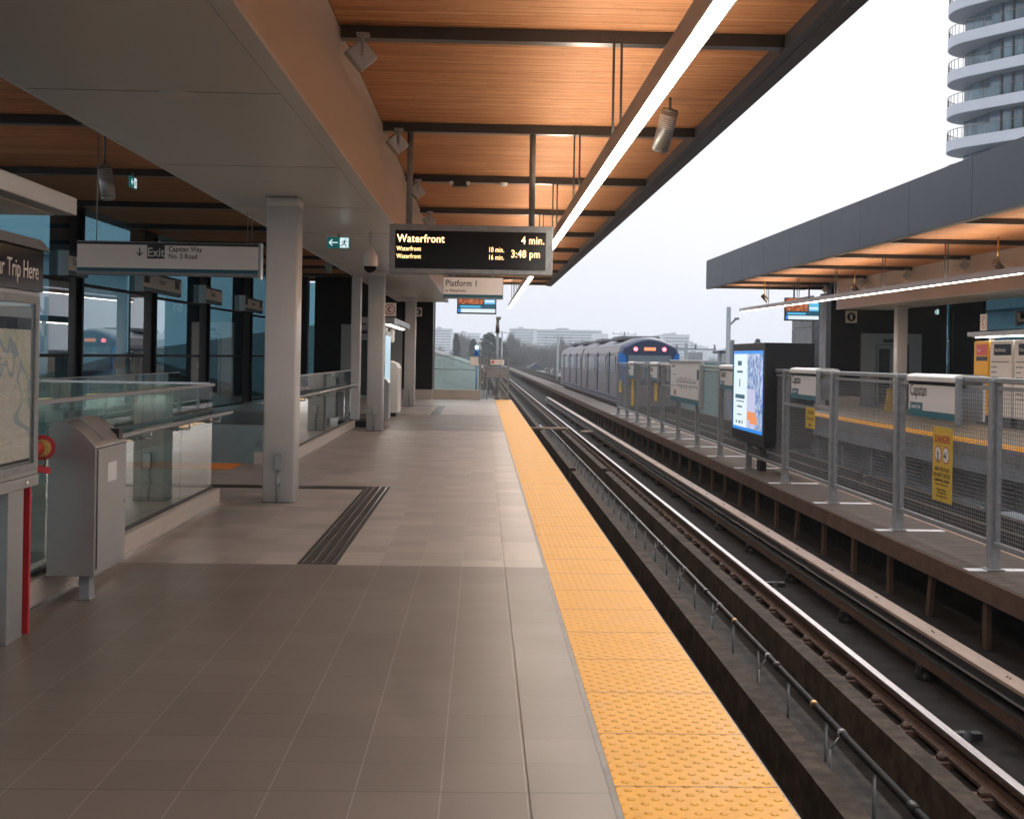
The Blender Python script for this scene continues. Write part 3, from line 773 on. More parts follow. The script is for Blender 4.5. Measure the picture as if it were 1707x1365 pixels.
for y, lb in ((34.0, 'track light on a stem at the far end of the opposite canopy'), (24.5, 'track light on a stem midway under the opposite canopy'), (40.5, 'small track light hanging left of the opposite television screen')):
    x = 9.55 if y > 40 else 10.6
    t = thing('stem_spotlight', (x, y, zc(y) - 0.6), lb, 'spotlight')
    m = MB(); m.tube((x, y, zc(y) + 0.1), (x, y, zc(y) - 0.42), 0.018, 8); m.build('stem', 'brass', t)
    m = MB(); m.tube((x - 0.08, y - 0.05, zc(y) - 0.42), (x + 0.10, y + 0.03, zc(y) - 0.58), 0.075, 14); m.build('lamp_body', 'greybeam', t)
# small things on the ceiling
t = thing('emergency_light', (-0.36, 17.15, 4.0), 'small black twin-head emergency light on the third ceiling beam', 'emergency light')
m = MB(); m.box(-0.46, -0.24, 17.06, 17.22, zc(17) - 0.08, zc(17) - 0.001); m.build('lamp_body', 'ink', t, bevel=0.01)
m = MB(); m.tube((-0.47, 17.05, zc(17) - 0.04), (-0.47, 16.98, zc(17) - 0.05), 0.03, 12); m.tube((-0.23, 17.05, zc(17) - 0.04), (-0.23, 16.98, zc(17) - 0.05), 0.03, 12); m.build('lens', 'white', t)
m = MB(); m.lathe((0.27, 17.2, zc(17) - 0.05), [(0.0, 0), (0.05, 0.005), (0.06, 0.02), (0.06, 0.048)], 16); m.build('smoke_detector', 'white', label='tiny round smoke detector on the third ceiling beam', cat='detector')
for k_, (x, y, r) in enumerate(((-1.91, 7.5, 0.13), (-2.03, 11.3, 0.10), (-1.9, 17.3, 0.12), (-1.95, 26.0, 0.11))):
    m = MB(); m.lathe((x, y, zb(y) - 0.004), [(0.0, 0.0), (r * 0.93, 0.0), (r, 0.004), (r, 0.012)], 32)
    m.build('ceiling_disc', 'soffit', label=['flat round disc set in the bulkhead soffit at upper left', 'flat round disc in the soffit just before the nearest column head',
            'round disc in the soffit above the lit green exit sign', 'small round disc in the soffit beyond the second column'][k_], cat='ceiling disc')
t = thing('dome_camera', (-1.50, 16.0, 2.62), 'white dome security camera hanging from the bulkhead beside the departure board', 'camera')
m = MB(); m.tube((-1.50, 16, zb(16) + 0.005), (-1.50, 16, 2.98), 0.02, 10); m.build('stem', 'white', t)
m = MB(); m.lathe((-1.50, 16, 2.72), [(0.10, 0.0), (0.105, 0.06), (0.10, 0.13), (0.075, 0.19), (0.03, 0.26), (0.02, 0.27)], 24); m.build('housing', 'white', t)
m = MB(); m.lathe((-1.50, 16, 2.72), [(0.0, -0.085), (0.035, -0.08), (0.065, -0.055), (0.082, -0.02), (0.085, 0.0)], 24); m.build('dome', 'blackglass', t)

# ================================================================== COLUMNS
def column(x, y, label, grp, conduit=True, sgn=1):
    t = thing('column', (x, y, 0), label, 'column', grp)
    w_, r = 0.165, 0.028
    pts = []
    for (cx, cy, a0) in ((w_ - r, w_ - r, 0), (-w_ + r, w_ - r, 90), (-w_ + r, -w_ + r, 180), (w_ - r, -w_ + r, 270)):
        for k in range(7):
            a = math.radians(a0 + k * 15); pts.append((x + cx + r * math.cos(a), y + cy + r * math.sin(a)))
    m = MB(); m.prism(pts, 0.0, zb(y) - 0.002, 'Z', True); m.build('shaft', 'column', t)
    m = MB(); s = 1.03
    m.prism([(x + (px - x) * s, y + (py - y) * s) for px, py in pts], zb(y) - 0.09, zb(y) - 0.001, 'Z', True); m.build('collar', 'column', t)
    m = MB(); m.prism([(x + (px - x) * 1.03, y + (py - y) * 1.03) for px, py in pts], 0.001, 0.012, 'Z', True); m.build('base_joint', 'inkgrey', t)
    if conduit:
        yf = y - w_
        m = MB(); m.box(x - 0.035, x + 0.055, yf - 0.06, yf - 0.001, 0.34, 0.50); m.build('socket_box', 'steel', t, bevel=0.008)
        m = MB(); m.tube((x - 0.005, yf - 0.02, 0.34), (x - 0.005, yf - 0.02, 0.0), 0.013, 8); m.box(x - 0.03, x + 0.03, yf - 0.035, yf - 0.001, 0.19, 0.21); m.build('conduit', 'galv', t)
    return t
column(-2.085, 12.66, 'nearest pale rounded column, in front of the glass balustrade', 'columns of the near platform')
column(-2.16, 24.6, 'second pale column, right of the glass balustrade end', 'columns of the near platform')
column(-2.20, 37.0, 'farthest pale column before the black end wall of the near platform', 'columns of the near platform')
column(-2.10, 0.3, 'column behind the photographer', 'columns of the near platform', False)
for y, lb in ((36.9, 'pale column left of the yellow cabinet on the opposite platform'), (24.6, 'pale column of the opposite platform beyond the frame edge'), (12.6, 'pale column of the opposite platform far outside the frame')):
    column(AX + 2.16, y, lb, 'columns of the opposite platform', False)
t = thing('pipe_casing', (-2.8, 26.4, 0), 'slim boxed pipe casing on a dark plinth left of the second column', 'pipe casing')
m = MB(); m.box(-2.86, -2.66, 26.3, 26.6, 0.13, zb(26.4) - 0.002); m.build('casing', 'column', t, bevel=0.01)
m = MB(); m.box(-2.92, -2.45, 25.75, 26.7, 0.001, 0.128); m.build('plinth', 'navy', t)

# ================================================================== BALUSTRADES
def balustrade(fx, y0, y1, label, step=1.22, x=-2.76, hy0=None, hy1=None):
    t = thing('glass_balustrade', (fx(x), (y0 + y1) / 2, 0), label, 'balustrade')
    m = MB(); m.box(fx(x - 0.09), fx(x + 0.085), y0, y1, 0.0, 0.15); m.build('curb', 'curb', t, bevel=0.004)
    m = MB(); m.box(fx(x + 0.086), fx(x + 0.112), y0, y1 - 0.01, 0.0, 0.014); m.build('floor_trim', 'steel_shiny', t)
    m = MB(); m.box(fx(x - 0.02), fx(x + 0.02), y0, y1 - 0.02, 0.15, 0.172); m.build('glass_channel', 'ink', t)
    n = max(1, round((y1 - y0) / step)); d = (y1 - y0 - 0.05) / n
    for i in range(n):
        m = MB(); m.box(fx(x - 0.008), fx(x + 0.008), y0 + i * d + 0.006, y0 + (i + 1) * d - 0.006, 0.173, 1.20)
        m.build('glass_pane', 'glass_green', t)
    m = MB(); m.box(fx(x - 0.025), fx(x + 0.025), y0 - 0.02, y1 - 0.02, 1.201, 1.228); m.build('top_rail', 'steel', t, bevel=0.004)
    h0 = y0 if hy0 is None else hy0; h1 = y1 if hy1 is None else hy1
    m = MB(); m.tube((fx(x + 0.13), h0, 0.92), (fx(x + 0.13), h1, 0.92), 0.021, 14); m.lathe((fx(x + 0.13), h1, 0.92), [(0.021, 0), (0.018, 0.008), (0.0, 0.012)], 12, 'Y'); m.build('handrail', 'steel', t)
    y = y1 - 0.25
    while y > y0:
        m = MB(); m.tube((fx(x + 0.01), y, 0.85), (fx(x + 0.13), y, 0.85), 0.011, 8); m.tube((fx(x + 0.13), y, 0.85), (fx(x + 0.13), y, 0.905), 0.009, 8)
        m.tube((fx(x + 0.009), y, 0.85), (fx(x + 0.035), y, 0.85), 0.022, 10); y -= d
        m.build('bracket', 'steel', t)
    return t
I = lambda x: x
J = lambda x: AX - x
balustrade(I, 1.0, 12.45, 'near glass balustrade with steel handrail behind the steel bin', hy1=12.75)
balustrade(I, 17.0, 25.7, 'glass balustrade between the first and second columns', hy0=16.6)
balustrade(J, 17.0, 25.7, 'glass balustrade of the opposite stairs')
def cross_bal(fx, x0, x1, y, label):
    t = thing('glass_balustrade', ((fx(x0) + fx(x1)) / 2, y, 0), label, 'balustrade')
    m = MB(); m.box(fx(x0), fx(x1), y - 0.06, y + 0.06, 0.001, 0.13); m.build('curb', 'curb', t)
    n = 3; d = (x1 - x0) / n
    for i in range(n):
        m = MB(); m.box(fx(x0 + i * d + 0.006), fx(x0 + (i + 1) * d - 0.006), y - 0.008, y + 0.008, 0.131, 1.20); m.build('glass_pane', 'glass_green', t)
    m = MB(); m.box(fx(x0), fx(x1), y - 0.02, y + 0.02, 1.201, 1.225); m.build('top_rail', 'steel_shiny', t)
cross_bal(I, -6.4, -2.9, 12.92, 'glass balustrade crossing behind the near one, seen edge-on to the left')
t = thing('glass_balustrade', (-5.55, 6, 0), 'far side glass balustrade of the near stair well with a sloping escalator panel', 'balustrade')
for i in range(8):
    m = MB(); m.box(-5.558, -5.542, 1.2 + i * 1.4, 2.59 + i * 1.4, 0.0, 1.20); m.build('glass_pane', 'glass_green', t)
m = MB(); m.box(-5.575, -5.525, 1.2, 12.8, 1.201, 1.225); m.build('top_rail', 'steel', t)
t = thing('glass_balustrade', (-6.45, 21, 0), 'glass balustrade on the wall side of the second stair opening', 'balustrade')
for i in range(6):
    m = MB(); m.box(-6.458, -6.442, 17.1 + i * 1.45, 18.53 + i * 1.45, 0.001, 1.1); m.build('glass_pane', 'glass_green', t)
m = MB(); m.box(-6.47, -6.43, 17.1, 25.8, 1.101, 1.12); m.build('top_rail', 'steel', t)
t = thing('stair_head_rail', (-3.1, 17.0, 0), 'dark stair head post with curved handrail end left of the nearest column', 'handrail')
m = MB(); m.box(-3.16, -2.87, 16.9, 17.04, 0.001, 0.16); m.build('curb', 'curb', t)
m = MB(); m.box(-2.99, -2.97, 16.95, 16.99, 0.161, 1.24); m.build('post', 'ink', t)
m = MB(); m.path([(-3.12, 16.85, 0.84), (-3.02, 16.9, 0.86), (-3.0, 17.2, 0.84), (-3.0, 18.0, 0.5)], 0.021, 10); m.build('handrail', 'steel', t)
m = MB(); m.box(-5.9, -3.3, 16.0, 16.85, 0.0005, 0.006); m.build('stair_tactile_strip', 'orange', kind='structure')

# guide tiles in the floor
def guide(x0, x1, y0, y1, label, xl=None, yl=None):
    t = thing('guide_strip', ((x0 + x1) / 2, (y0 + y1) / 2, 0), label, 'guide strip')
    m = MB(); m.box(x0, x1, y0, y1, 0.0005, 0.004); m.build('dark_tiles', 'darkgrate', t)
    m = MB(); w_ = (x1 - x0) / 4
    for i in range(4):
        xx = x0 + w_ * (i + 0.5)
        y = y0 + 0.015
        while y < y1 - 0.1:
            m.box(xx - 0.0055, xx + 0.0055, y, min(y + 0.285, y1 - 0.02), 0.0045, 0.0085); y += 0.305
    m.build('raised_bars', 'steel_shiny', t)
    if xl is not None:
        m = MB(); m.box(xl, x0 - 0.003, y1 - 0.30, y1 - 0.0, 0.0005, 0.004); m.build('cross_tiles', 'darkgrate', t)
guide(-1.335, -1.045, 8.88, 14.15, 'dark tactile guide strip with steel bars on the near floor', -4.6)
guide(-1.335, -1.10, 31.8, 37.6, 'distant dark tactile guide strip near the farthest column', -2.9)

# ================================================================== KIOSK (near left)
def kiosk_canopy(fx, y0, y1, label, x0=-3.2, x1=-2.35, z0=2.32, z1=2.42):
    t = thing('kiosk_shelter', (fx((x0 + x1) / 2), (y0 + y1) / 2, z0), label, 'shelter')
    m = MB(); m.box(fx(x0), fx(x1), y0, y1, z0, z1); m.build('roof_slab', 'steel', t, bevel=0.005)
    m = MB(); m.box(fx(x0 + 0.1), fx(x1 - 0.1), y0 + 0.1, y1 - 0.1, z0 - 0.012, z0 - 0.001); m.build('underside', 'white', t)
    if y1 < 10: lit = False
    else: lit = True
    if lit:
        m = MB(); m.box(fx(x1 - 0.22), fx(x1 - 0.14), y0 + 0.2, y1 - 0.2, z0 - 0.03, z0 - 0.0125); m.build('light_strip', 'lamp_kiosk', t)
    for y in (y0 + 0.45, y1 - 0.5, (y0 + y1) / 2):
        m = MB(); m.box(fx(x0 + 0.28), fx(x0 + 0.38), y, y + 0.07, 1.9, z0 - 0.013); m.build('prop', 'white', t)
kiosk_canopy(I, 0.5, 7.0, 'flat grey kiosk shelter roof entering at the left edge')
k = thing('map_kiosk', (-2.55, 5.9, 0), 'trip planning kiosk with a transit map at the left edge', 'kiosk')
m = MB(); m.box(-2.68, -2.44, 5.1, 6.70, 0.86, 1.86); m.build('map_case', 'steel', k, bevel=0.006)
m = MB(); m.prism([(-2.68, 1.861), (-2.432, 1.861), (-2.432, 2.085), (-2.47, 2.12), (-2.68, 2.12)], 5.1, 6.71); m.build('header', 'navyink', k)
m = MB(); m.prism([(-2.68, 2.121), (-2.465, 2.121), (-2.43, 2.088), (-2.40, 2.088), (-2.45, 2.15), (-2.68, 2.15)], 5.08, 6.73); m.build('header_cap', 'galv', k)
fr = Fr((-2.432, 0, 0), 'E')
text('Plan Your Trip Here', 0.135, fr, 6.70 - 0.06, 1.925, 0.001, 'whiteink', k, 0.80, align='RIGHT')
fr = Fr((-2.44, 5.1, 0.86), 'E')
m = MB()
m.fbox(fr, 0.03, 1.55, 0.93, 0.975, 0.0005, 0.012); m.fbox(fr, 0.03, 1.55, 0.03, 0.07, 0.0005, 0.012); m.fbox(fr, 1.505, 1.55, 0.0705, 0.9295, 0.0005, 0.012); m.fbox(fr, 0.03, 0.075, 0.0705, 0.9295, 0.0005, 0.012)
m.build('case_frame', 'galv', k, bevel=0.002)
m = MB(); m.fbox(fr, 0.08, 1.46, 0.10, 0.85, 0.0005, 0.003); m.build('map_sheet', 'map', k)
m = MB(); m.fbox(fr, 0.08, 1.46, 0.79, 0.852, 0.0032, 0.0042); m.build('map_title_bar', 'navyink', k)
m = MB(); m.fbox(fr, 0.08, 1.46, 0.085, 0.098, 0.0005, 0.003); m.build('map_foot_bar', 'ink', k)
m = MB(); m.fbox(fr, 0.076, 1.504, 0.071, 0.929, 0.008, 0.011); m.build('glass_cover', 'glass_clear', k)
m = MB(); m.fbox(fr, -0.005, 1.605, -0.06, -0.001, -0.2, 0.004); m.build('case_sill', 'steel', k, bevel=0.004)
m = MB(); m.tube(fr.p(1.42, -0.03, 0.003), fr.p(1.42, -0.03, 0.012), 0.012, 12); m.build('lock', 'steel_shiny', k)
for y in (5.3, 6.32):
    m = MB(); m.box(-2.64, -2.45, y, y + 0.21, 0.0, 0.80); m.build('leg', 'steel', k, bevel=0.004)
m = MB(); m.box(-2.66, -2.445, 6.60, 6.625, 0.0, 0.799); m.build('hose_cabinet_panel', 'red', label='narrow red upright panel behind the map kiosk post', cat='panel')

# standpipe valve
v = thing('standpipe_valve', (-2.60, 7.1, 0), 'red standpipe valve with a brass cap between kiosk and bin', 'valve')
cc = Vector((-2.555, 7.08, 0.975)); ax = Vector((0.30, -0.95, -0.05)).normalized()
m = MB(); m.tube((-2.60, 6.76, 0.955), (-2.57, 7.12, 0.975), 0.046, 18); m.tube((-2.60, 6.78, 0.955), (-2.60, 6.78, 0.0), 0.04, 14)
m.tube(cc - ax * 0.10, cc - ax * 0.005, 0.062, 22, 0.070); m.tube(cc - ax * 0.005, cc + ax * 0.012, 0.074, 24); m.build('valve_body', 'red', v)
m = MB(); m.tube(cc + ax * 0.0125, cc + ax * 0.035, 0.050, 24); m.tube(cc + ax * 0.0355, cc + ax * 0.041, 0.043, 24, 0.040); m.obox(cc + ax * 0.046, (1, 0, 0), (0, 0, 1), ax, 0.018, 0.006, 0.005); m.build('brass_cap', 'brass', v)
m = MB(); m.obox((-2.575, 7.10, 0.845), (0.35, 0.9, -0.2), (1, -0.3, 0), (0, 0.2, 1), 0.055, 0.03, 0.018); m.tube((-2.61, 6.98, 0.87), (-2.57, 7.1, 0.85), 0.014, 10); m.build('red_cap', 'red', v)
m = MB(); m.path([(-2.535, 7.05, 0.94), (-2.53, 7.07, 0.89), (-2.55, 7.1, 0.862)], 0.004, 6); m.build('chain', 'rust', v)

# steel litter bin
b = thing('litter_bin', (-2.49, 7.7, 0), 'brushed steel litter bin on one leg beside the near balustrade', 'bin')
x0, x1 = -2.635, -2.345
prof = [(x0, 0.165), (x1, 0.165), (x1, 0.955)]
for i in range(1, 9):
    a = i / 8; prof.append((x1 - 0.215 * a, 0.955 + 0.155 * math.sin(a * PI / 2)))
prof += [(x0 + 0.03, 1.10), (x0, 1.065)]
m = MB(); m.prism(prof, 7.40, 8.03, 'Y'); m.build('bin_body', 'steel', b, bevel=0.004)
m = MB(); m.box(x1 + 0.0005, x1 + 0.006, 7.435, 8.0, 0.205, 0.935); m.build('door', 'steel', b, bevel=0.002)
m = MB(); m.box(x1 + 0.0005, x1 + 0.003, 7.425, 7.434, 0.205, 0.935); m.box(x1 + 0.0005, x1 + 0.003, 7.41, 8.025, 0.9405, 0.947); m.build('door_gap', 'ink', b)
m = MB(); m.tube((x1 + 0.003, 7.43, 0.21), (x1 + 0.003, 7.43, 0.93), 0.0045, 6); m.build('hinge', 'inkgrey', b)
m = MB(); m.box(x1 + 0.0062, x1 + 0.0072, 7.62, 7.80, 0.72, 0.84); m.build('faded_sticker', 'soffit', b)
m = MB(); m.tube((x1 + 0.006, 7.975, 0.56), (x1 + 0.014, 7.975, 0.56), 0.010, 12); m.build('lock', 'steel_shiny', b)
m = MB(); m.hexa([(x1 - 0.17, 7.60, 1.085), (x1 - 0.02, 7.60, 0.99), (x1 - 0.02, 7.90, 0.99), (x1 - 0.17, 7.90, 1.085), (x1 - 0.17, 7.60, 1.125), (x1 - 0.03, 7.60, 1.0), (x1 - 0.03, 7.90, 1.0), (x1 - 0.17, 7.90, 1.125)]); m.build('opening_hood', 'steel', b)
m = MB(); m.box(x1 - 0.10, x1 - 0.012, 7.905, 7.985, 0.96, 1.038); m.build('slot', 'ink', b)
m = MB(); m.box(x1 - 0.125, x1 - 0.06, 7.50, 7.60, 0.0, 0.164); m.box(x1 - 0.135, x1 - 0.05, 7.49, 7.61, 0.0005, 0.012); m.build('leg', 'galv', b, bevel=0.004)

# ================================================================== HANGING SIGNS
def led_board():
    s = thing('departure_board', (-0.14, 13.3, 2.44), 'hanging electronic departure board reading Waterfront 4 min.', 'departure board')
    fr = Fr((-1.04, 13.3, 2.455), 'S')
    m = MB(); m.fbox(fr, 0, 1.81, 0, 0.545, -0.22, 0.0); m.build('casing', 'galv', s, bevel=0.012)
    m = MB(); m.fbox(fr, 0.065, 1.73, 0.055, 0.475, 0.0005, 0.003); m.build('display', 'blackglass', s)
    n = 0.0035
    text('Waterfront', 0.122, fr, 0.085, 0.345, n, 'led', s, 0.86, bold=0.0012, track=1.06)
    text('Waterfront', 0.070, fr, 0.080, 0.250, n, 'led', s, 0.76, bold=0.0, track=1.08)
    text('Waterfront', 0.070, fr, 0.080, 0.166, n, 'led', s, 0.76, bold=0.0, track=1.08)
    text('4 min.', 0.122, fr, 1.715, 0.345, n, 'led', s, 0.80, bold=0.0012, align='RIGHT', track=1.06)
    text('10 min.', 0.080, fr, 1.27, 0.250, n, 'led', s, 0.68, bold=0.0, align='RIGHT', track=1.08)
    text('16 min.', 0.080, fr, 1.27, 0.166, n, 'led', s, 0.68, bold=0.0, align='RIGHT', track=1.08)
    text('3:48 pm', 0.118, fr, 1.67, 0.195, n, 'led', s, 0.80, bold=0.0012, align='RIGHT', track=1.06)
    for x in (-0.83, 0.53):
        m = MB(); m.tube((x, 13.36, 3.0), (x, 13.36, zc(13.3) + 0.02), 0.034, 16); m.build('hanger_post', 'galv', s)
    # platform sign below
    p = thing('platform_sign', (-0.1, 13.3, 2.2), 'small white hanging sign reading Platform 1 below the departure board', 'sign')
    fr = Fr((-0.44, 13.26, 2.185), 'S')
    m = MB(); m.fbox(fr, 0, 0.665, 0.0, 0.235, -0.12, 0.0); m.build('casing', 'galv', p, bevel=0.004)
    m = MB(); m.fbox(fr, 0.006, 0.659, 0.045, 0.232, 0.0005, 0.002); m.build('face', 'sign', p)
    m = MB(); m.fbox(fr, 0.006, 0.659, 0.014, 0.0445, 0.0005, 0.0025); m.build('teal_band', 'teal', p)
    m = MB(); m.fbox(fr, 0.006, 0.659, 0.2325, 0.2445, -0.1, 0.003); m.build('top_edge', 'ink', p)
    text('Platform 1', 0.098, fr, 0.026, 0.135, 0.003, 'ink', p, 0.82, bold=0.0010, track=1.05)
    text('to Waterfront', 0.043, fr, 0.026, 0.072, 0.003, 'ink', p, 0.85, bold=0.0005, track=1.06)
    m = MB(); m.fbox(fr, 0.10, 0.13, 0.245, 0.27, -0.08, -0.05); m.fbox(fr, 0.53, 0.56, 0.245, 0.27, -0.08, -0.05); m.build('hanger', 'galv', p)
led_board()

s = thing('exit_sign', (-3.6, 14.0, 2.43), 'wide white hanging exit sign with a down arrow, Capstan Way and No. 3 Road', 'sign')
fr = Fr((-4.66, 13.9, 2.42), 'S')
m = MB(); m.fbox(fr, 0, 2.08, 0, 0.385, -0.14, 0.0); m.build('casing', 'galv', s, bevel=0.006)
m = MB(); m.fbox(fr, 0.004, 2.07, 0.078, 0.345, 0.0005, 0.002); m.build('face', 'sign', s)
m = MB(); m.fbox(fr, 0.004, 2.07, 0.036, 0.0775, 0.0005, 0.0025); m.build('teal_band', 'teal', s)
m = MB(); m.fbox(fr, 0.004, 2.07, 0.3455, 0.372, 0.0005, 0.0025); m.build('black_band', 'ink', s)
m = MB(); m.fbox(fr, 2.0705, 2.10, -0.02, 0.39, -0.15, 0.004); m.build('end_cap', 'steel', s)
m = MB(); m.fbox(fr, 0.80, 1.0, 0.19, 0.345, 0.0022, 0.0035); m.build('exit_block', 'ink', s)
text('Exit', 0.145, fr, 0.90, 0.215, 0.0038, 'whiteink', s, 0.88, align='CENTER', bold=0.002)
text('Capstan Way', 0.082, fr, 1.045, 0.277, 0.0025, 'ink', s, 0.82, bold=0.0012, track=1.04)
text('No. 3 Road', 0.082, fr, 1.045, 0.195, 0.0025, 'ink', s, 0.82, bold=0.0012, track=1.04)
m = MB(); m.fbox(fr, 0.709, 0.721, 0.225, 0.315, 0.0022, 0.0035)
for sg in (-1, 1):
    a = fr.p(0.715, 0.222, 0.003); bb = fr.p(0.715 + sg * 0.033, 0.26, 0.003)
    m.obox((a + bb) / 2, bb - a, (0, 1, 0), (bb - a).cross(Vector((0, 1, 0))), (bb - a).length / 2, 0.0007, 0.006)
m.build('arrow', 'ink', s)
m = MB()
for u in (0.20, 1.93, 1.98):
    m = MB(); m.tube(fr.p(u, 0.386, -0.07), (fr.p(u, 0, -0.07).x, fr.p(u, 0, -0.07).y, zc(14) + 0.09), 0.005, 6); m.build('cable', 'steel', s)

def exit_light(x, y, z, label, f='S', w_=0.30, rod=True):
    s = thing('running_man_exit_sign', (x, y, z), label, 'exit sign')
    fr = Fr((x, y, z), f); h = w_ * 0.5
    m = MB(); m.fbox(fr, 0, w_, 0, h, -0.03, 0); m.build('panel', 'greenlit', s, bevel=0.004)
    m = MB(); m.fbox(fr, w_ * 0.57, w_ * 0.95, h * 0.06, h * 0.94, 0.0005, 0.002); m.build('doorway', 'whitelit', s)
    m = MB()
    def limb(u0, v0, u1, v1, t):
        a = fr.p(u0 * w_, v0 * h, 0.003); b_ = fr.p(u1 * w_, v1 * h, 0.003)
        m.obox((a + b_) / 2, b_ - a, fr.n, (b_ - a).cross(fr.n), (b_ - a).length / 2, 0.0008, t * w_)
    limb(0.79, 0.70, 0.75, 0.42, 0.028); limb(0.75, 0.42, 0.84, 0.30, 0.02); limb(0.84, 0.30, 0.84, 0.12, 0.018); limb(0.75, 0.42, 0.68, 0.28, 0.02); limb(0.68, 0.28, 0.60, 0.2, 0.018)
    limb(0.79, 0.68, 0.69, 0.60, 0.015); limb(0.69, 0.60, 0.65, 0.46, 0.014); limb(0.79, 0.68, 0.88, 0.56, 0.015); limb(0.80, 0.82, 0.83, 0.82, 0.03)
    m.build('running_figure', 'teal', s)
    m = MB(); limb(0.10, 0.5, 0.48, 0.5, 0.022); limb(0.10, 0.5, 0.24, 0.76, 0.022); limb(0.10, 0.5, 0.24, 0.24, 0.022); m.build('arrow', 'whitelit', s)
    if rod:
        m = MB(); m.fbox(fr, w_ * 0.45, w_ * 0.55, h, h + 0.05, -0.03, -0.005); m.build('mount', 'galv', s)
exit_light(-2.0, 15.4, 2.90, 'lit green running man exit sign with a left arrow under the bulkhead', 'S', 0.29)
exit_light(-4.85, 16.6, 3.80, 'small lit exit sign seen at an angle high at upper left', 'E', 0.30)
exit_light(AX + 2.3, 34.5, 2.98, 'tiny lit exit sign under the opposite bulkhead', 'W', 0.3)

def tv(fx, y, x0, x1, z0, z1, label, mir):
    s = thing('television_screen', ((x0 + x1) / 2, y, z0), label, 'screen')
    fr = Fr((x0, y, z0), 'S'); W, H_ = x1 - x0, z1 - z0
    m = MB(); m.fbox(fr, 0, W, 0, H_, -0.12, 0.0); m.build('casing', 'ink', s, bevel=0.01)
    b_ = 0.03
    m = MB(); m.fbox(fr, b_, W * 0.67, H_ * 0.42, H_ - b_, 0.0005, 0.002); m.build('picture', 'tvpic', s)
    m = MB(); m.fbox(fr, W * 0.69, W - b_, H_ * 0.42, H_ - b_, 0.0005, 0.002); m.build('side_panel', 'scr_sky', s)
    m = MB(); m.fbox(fr, W * 0.71, W - b_ * 2, H_ * 0.76, H_ - b_ * 2, 0.0022, 0.003); m.fbox(fr, W * 0.71, W - b_ * 2, H_ * 0.5, H_ * 0.6, 0.0022, 0.003); m.build('white_block', 'scr_white', s)
    m = MB(); m.fbox(fr, b_, W - b_, H_ * 0.24, H_ * 0.40, 0.0005, 0.002); m.build('dark_ticker', 'scr_ink', s)
    m = MB(); m.fbox(fr, W * 0.08, W * 0.6, H_ * 0.27, H_ * 0.35, 0.0022, 0.003); m.build('ticker_bar', 'scr_sky', s)
    m = MB(); m.fbox(fr, W * 0.10, W - b_, H_ * 0.06, H_ * 0.22, 0.0005, 0.002); m.build('white_ticker', 'scr_white', s)
    m = MB(); m.fbox(fr, b_, W * 0.095, H_ * 0.06, H_ * 0.22, 0.0005, 0.002); m.build('blue_block', 'scr_blue', s)
    for u in (0.25, 0.68):
        m = MB(); m.fbox(fr, W * u, W * u + 0.05, H_ + 0.001, zc(y) - z0 + 0.05, -0.08, -0.04); m.build('hanger', 'darkbeam', s)
tv(I, 33.0, -0.70, 0.38, 2.72, 3.36, 'hanging television screen with orange picture below the Platform 1 sign', False)
tv(J, 41.5, 10.50, 11.72, 2.98, 3.78, 'hanging television screen with orange picture under the opposite canopy', True)

# pictogram signs
def picto(x, y, z, w_, f, kind_, label, proj=0.02):
    s = thing('pictogram_sign', (x, y, z), label, 'sign'); fr = Fr((x, y, z), f)
    m = MB(); m.fbox(fr, -w_ / 2, w_ / 2, 0, w_ * 1.05, -proj, 0); m.build('face', 'sign', s, bevel=0.003)
    m = MB(); c = fr.p(0, w_ * 0.52, 0.002); r = w_ * 0.38
    if kind_ == 'phone':
        nn = 24
        for i in range(nn):
            a0, a1 = 2 * PI * i / nn, 2 * PI * (i + 1) / nn
            p0 = c + fr.u * r * math.cos(a0) + fr.v * r * math.sin(a0); p1 = c + fr.u * r * math.cos(a1) + fr.v * r * math.sin(a1)
            m.obox((p0 + p1) / 2, p1 - p0, fr.n, (p1 - p0).cross(fr.n), (p1 - p0).length / 2 * 1.05, 0.001, w_ * 0.025)
        pts = [(0.10, 0.2), (-0.05, 0.16), (-0.12, 0.0), (-0.05, -0.16), (0.10, -0.2)]
        for (a, b_) in zip(pts, pts[1:]):
            p0 = c + fr.u * a[0] * w_ + fr.v * a[1] * w_; p1 = c + fr.u * b_[0] * w_ + fr.v * b_[1] * w_
            m.obox((p0 + p1) / 2, p1 - p0, fr.n, (p1 - p0).cross(fr.n), (p1 - p0).length / 2, 0.001, w_ * 0.05)
        m.build('telephone_symbol', 'redink', s)
    else:
        m.tube(c - fr.n * 0.0, c + fr.n * 0.002, r, 20); m.build('round_symbol', 'ink', s)
        m = MB(); m.obox(c + fr.n * 0.003, fr.u, fr.v, fr.n, w_ * 0.09, w_ * 0.22, 0.0006); m.build('inner_mark', 'sign', s)
picto(-2.08, 27.0, 2.42, 0.29, 'S', 'phone', 'square sign with a red telephone symbol beside the second column')
picto(-2.3, 42.85, 2.95, 0.30, 'S', 'dot', 'small square sign with a black round symbol on the black wall of the near platform')
picto(AX + 2.0, 30.4, 2.43, 0.40, 'W', 'phone', 'square sign with a red telephone symbol above the opposite kiosk roof')
picto(13.25, 42.85, 2.98, 0.42, 'S', 'dot', 'square sign with a black round symbol on the opposite black wall')

